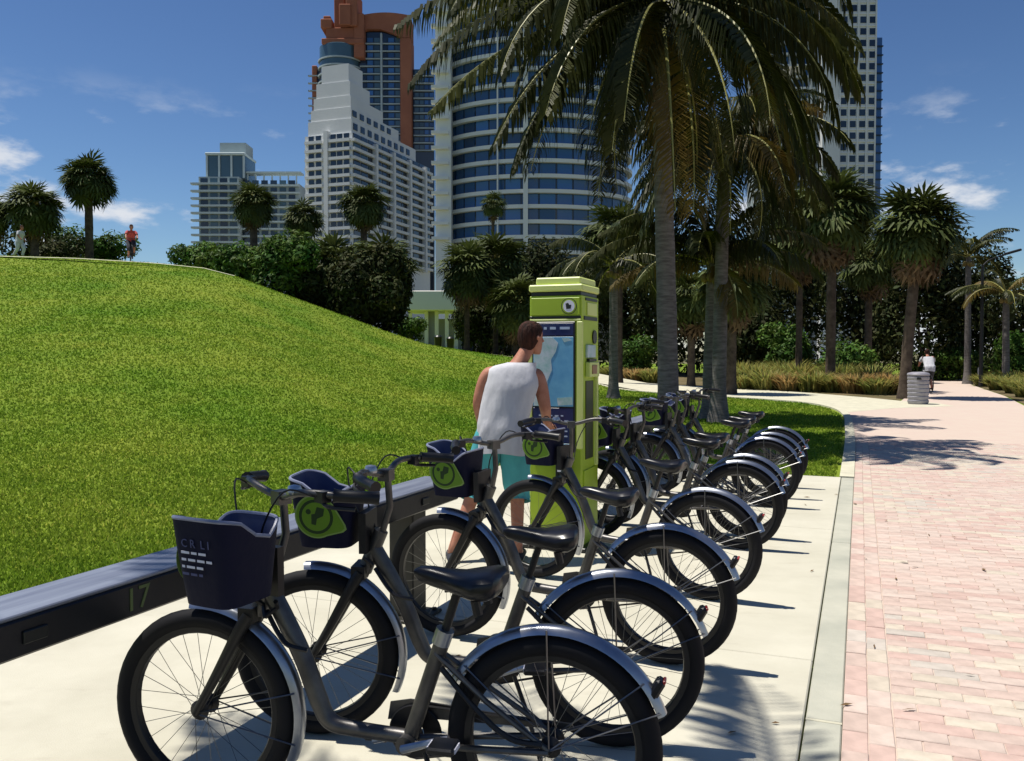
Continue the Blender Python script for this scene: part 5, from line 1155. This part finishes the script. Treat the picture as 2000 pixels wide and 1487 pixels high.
    # shirt: lofted shell over the torso with cloth folds
    pel, wai, che, nek = [V[ix[n]] for n in ('pelvis', 'waist', 'chest', 'neck')]; shl, shr = V[ix['shL']], V[ix['shR']]
    ax = (shr - shl).normalized(); prof = []
    rngs = []; sp = bez([pel + Vector((0, 0, -0.13)), pel + Vector((0, 0, 0.04)), wai, che, (shl + shr) / 2 + Vector((0, 0, 0.020)), nek + Vector((0, 0, -0.035))], 5); k = len(sp)
    wid = [0.203, 0.195, 0.188, 0.202, 0.182, 0.105]; dep = [0.160, 0.155, 0.150, 0.158, 0.118, 0.090]
    for i, p in enumerate(sp):
        q = i / (k - 1) * 5; w_ = float(np.interp(q, range(6), wid)); d_ = float(np.interp(q, range(6), dep)); fold = max(0, 1 - q / 3.6)
        axh = Vector((ax.x, ax.y, ax.z * min(1, q / 4))).normalized(); fw = Vector((-axh.y, axh.x, 0)).normalized(); rr_ = []
        for j in range(36):
            a = 2 * PI * j / 36; e = 0.8; cs, sn = math.cos(a), math.sin(a)
            m_ = 1 + fold * (0.065 * math.sin(a * 5 + q * 1.5) + 0.045 * math.sin(a * 9 - q * 2.4)) + 0.012 * math.sin(a * 4 + q * 3)
            rr_.append(p + axh * (w_ * m_ * math.copysign(abs(cs) ** e, cs)) + fw * (d_ * m_ * math.copysign(abs(sn) ** e, sn)) + Vector((0, 0, 0.012 * math.sin(a * 3 + 1) if i == 0 else 0)))
        rngs.append(rr_)
    b = MB(); b.loft(rngs, cap=(False, False))
    if not sleeveless:
        for s_, e_ in (('shL', 'elL'), ('shR', 'elR')): b.tube([V[ix[s_]].lerp(che, 0.2), V[ix[s_]].lerp(V[ix[e_]], 0.4), V[ix[s_]].lerp(V[ix[e_]], 0.75)], [0.085, 0.076, 0.070], 12, 0, False)
    b.obj('shirt', top_m, root, True)
    # shorts or trousers
    b = MB(); 
    for sfx in ('L', 'R'):
        hi, kn, an = V[ix['hi' + sfx]], V[ix['kn' + sfx]], V[ix['an' + sfx]]
        P = [pel.lerp(hi, 0.6) + Vector((0, 0, 0.10)), hi, hi.lerp(kn, 0.5), kn] + ([kn.lerp(an, 0.5), an.lerp(kn, 0.06)] if long_legs else [kn.lerp(an, 0.12)])
        rs = [0.125, 0.125, 0.112, 0.095] + ([0.078, 0.068] if long_legs else [0.098]); PP = bez(P, 4); b.tube(PP, [float(np.interp(i / 4, range(len(rs)), rs)) * (1 + 0.03 * math.sin(i * 2.1)) for i in range(len(PP))], 18, 0, False)
    b.obj('trousers' if long_legs else 'shorts', leg_m, root, True)
    b = MB()
    for sfx in ('L', 'R'):
        an, to = V[ix['an' + sfx]], V[ix['to' + sfx]]; d = (to - an); d.z = 0; d.normalize(); an0 = Vector((an.x, an.y, an.z - 0.05))
        b.tube([an0 - d * 0.07, an0 - d * 0.02, an0 + d * 0.08, an0 + d * 0.17, an0 + d * 0.20], [0.034, 0.046, 0.046, 0.040, 0.020], 10, 0, True, 0.85)
    b.obj('shoes', M_dark, root, True)
    return root
J = dict(pelvis=(-.05, 0, .94), waist=(-.04, .01, 1.08), chest=(.015, .035, 1.31), neck=(.095, .06, 1.515), head0=(.135, .075, 1.575), head1=(.165, .095, 1.665), head2=(.155, .085, 1.735),
         shL=(-.165, .03, 1.415), elL=(-.235, .03, 1.17), wrL=(-.20, .15, .965), haL=(-.185, .20, .89), shR=(.215, .055, 1.41), elR=(.270, .045, 1.135), wrR=(.285, .175, 1.02), haR=(.325, .235, .985),
         hiL=(-.145, 0, .89), knL=(-.27, .05, .50), anL=(-.42, -.04, .085), toL=(-.44, .11, .03), hiR=(.035, 0, .89), knR=(.06, .06, .49), anR=(.06, -.02, .085), toR=(.09, .13, .03), look=(.80, .60, -.05))
person('man in a white tank top and turquoise shorts leaning towards the kiosk map', 'person', (-0.02, 6.45, 0.0), 0, J, M_shirt, M_short)

def bike_frame_far(root, m):                            # far bicycle ridden on the paths
    for x in (0, 1.05):
        b = MB(); torus(b, 0.315, 0.022, 28, 6); 
        b.obj('wheel', M_tyre, root, True, (x, 0, 0.337))
    b = MB(); b.tube([(0.95, 0, .72), (1.05, 0, .337)], .016, 6); b.tube([(0.93, 0, .78), (.42, 0, .32)], .018, 6); b.tube([(.42, 0, .32), (.30, 0, .85)], .016, 6); b.tube([(.93, 0, .75), (.33, 0, .75)], .016, 6); b.tube([(.42, 0, .32), (0, 0, .337), (.32, 0, .72)], .011, 6); b.tube([(.93, 0, .75), (.90, 0, .98)], .014, 6); b.tube([(.86, -.28, 1.0), (.90, 0, 1.0), (.86, .28, 1.0)], .013, 6); b.box((.29, 0, .88), (.24, .12, .05)); b.obj('frame', m, root, True)
def rider(label, loc, rz, top, legs, skin=None):
    J = dict(pelvis=(.28, 0, .96), waist=(.34, 0, 1.09), chest=(.47, 0, 1.27), neck=(.58, 0, 1.42), head0=(.61, 0, 1.48), head1=(.65, 0, 1.56), head2=(.65, 0, 1.63), shL=(.52, .18, 1.36), elL=(.68, .24, 1.16), wrL=(.82, .25, 1.03), haL=(.88, .25, 1.01), shR=(.52, -.18, 1.36), elR=(.68, -.24, 1.16), wrR=(.82, -.25, 1.03), haR=(.88, -.25, 1.01),
             hiL=(.30, .09, .92), knL=(.66, .11, .72), anL=(.50, .12, .34), toL=(.62, .12, .29), hiR=(.30, -.09, .92), knR=(.58, -.11, .55), anR=(.38, -.12, .20), toR=(.50, -.12, .15), look=(1, 0, -.1))
    return person(label, 'person', loc, rz, J, top, legs, skin, sleeveless=False, fingers=False)
def cyclist(plabel, blabel, px, Y, rz, top, legs):
    x = bx_(px, Y); z = max(hz(x, Y), 0) + 0.03
    r_ = thing('bicycle', blabel, 'bicycle', (x, Y, z), rz, 'bicycles being ridden in the distance'); bike_frame_far(r_, M_fork)
    rider(plabel, (x, Y, z), rz, top, legs)
cyclist('cyclist in a red top bending over the handlebar on the crest of the mound', 'bicycle ridden along the crest walk on the mound', 258, 42.0, R(-62), M_shirtr, M_dark)
cyclist('cyclist in a white shirt riding away behind the litter bin', 'bicycle ridden down the brick path behind the litter bin', 1819, 33.0, R(78), M_shirt, M_dark)
Jw = dict(pelvis=(0, 0, .94), waist=(0.02, 0, 1.08), chest=(.08, 0, 1.30), neck=(.14, 0, 1.50), head0=(.16, 0, 1.56), head1=(.19, 0, 1.65), head2=(.19, 0, 1.72), shL=(.10, .18, 1.42), elL=(.05, .24, 1.15), wrL=(.18, .22, .95), haL=(.22, .21, .88), shR=(.10, -.18, 1.42), elR=(.16, -.24, 1.16), wrR=(.30, -.2, 1.0), haR=(.36, -.19, .96),
          hiL=(0, .09, .89), knL=(.20, .10, .51), anL=(.10, .10, .12), toL=(.25, .10, .05), hiR=(0, -.09, .89), knR=(-.04, -.10, .49), anR=(-.30, -.10, .14), toR=(-.18, -.10, .05), look=(1, 0, -.2))
xw = bx_(42, 48); person('walker in white top and trousers on the mound beside the broad fan palm', 'person', (xw, 48, hz(xw, 48) + 0.02), R(-15), Jw, M_shirt, M_shirt, fingers=False, sleeveless=False, long_legs=True)

# ------------------------------------------------------------------ street furniture
p = (bx_(1794, 26.6), 26.6, 0)
cn = thing('litter_bin', 'grey ribbed round litter bin on the paving below the skirted fan palm', 'bin', p)
b = MB(); prof = [(0.02, 0.0), (0.27, 0.0)]
for k in range(7): prof += [(0.285 + 0.002 * k, 0.03 + k * 0.118), (0.300 + 0.002 * k, 0.05 + k * 0.118), (0.300 + 0.002 * k, 0.115 + k * 0.118), (0.282 + 0.002 * k, 0.135 + k * 0.118)]
prof += [(0.27, 0.86)]
b.lathe(prof, 26); b.obj('body', M_can, cn, True)
b = MB(); b.lathe([(0.27, 0.861), (0.315, 0.863), (0.325, 0.90), (0.30, 0.945), (0.16, 0.975), (0.15, 0.965), (0.02, 0.965)], 26); b.obj('lid', M_can, cn, True)
b = MB(); b.bbox((-0.10, -0.292, 0.78), (0.16, 0.03, 0.07), 0.006); b.obj('opening', M_kioskd, cn)
for k, px in enumerate((1914, 1984)):
    Y = 44.0; b = MB(); b.lathe([(0.10, 0), (0.10, 0.75), (0.07, 0.83), (0.01, 0.84)], 12); tag(b.obj('bollard', M_wall, None, True, (bx_(px, Y), Y, 0)), ('short white post where the brick path narrows', 'short white post in the dune grass at the picture edge')[k], 'bollard', 'white posts beside the far path')
Y = 40.0; lx = bx_(1916, Y)
lp = thing('street_lamp', 'dark street lamp whose arm sticks out over the trees', 'street lamp', (lx, Y, 0))
b = MB(); b.tube([(0, 0, 0), (0, 0, 3), (0, 0, bz_(518, Y))], [0.09, 0.075, 0.055], 10); b.obj('pole', M_fork, lp, True)
b = MB(); b.tube(bez([(0, 0, bz_(518, Y) - 0.05), (0.35, 0, bz_(508, Y)), (1.05, 0, bz_(498, Y))], 5), 0.035, 8); b.obj('arm', M_fork, lp, True)
b = MB(); b.bbox((1.38, 0, bz_(493, Y)), (0.72, 0.24, 0.11), 0.03, 0, Matrix.Rotation(R(-16), 3, 'Y')); b.obj('lamp_head', M_fork, lp)
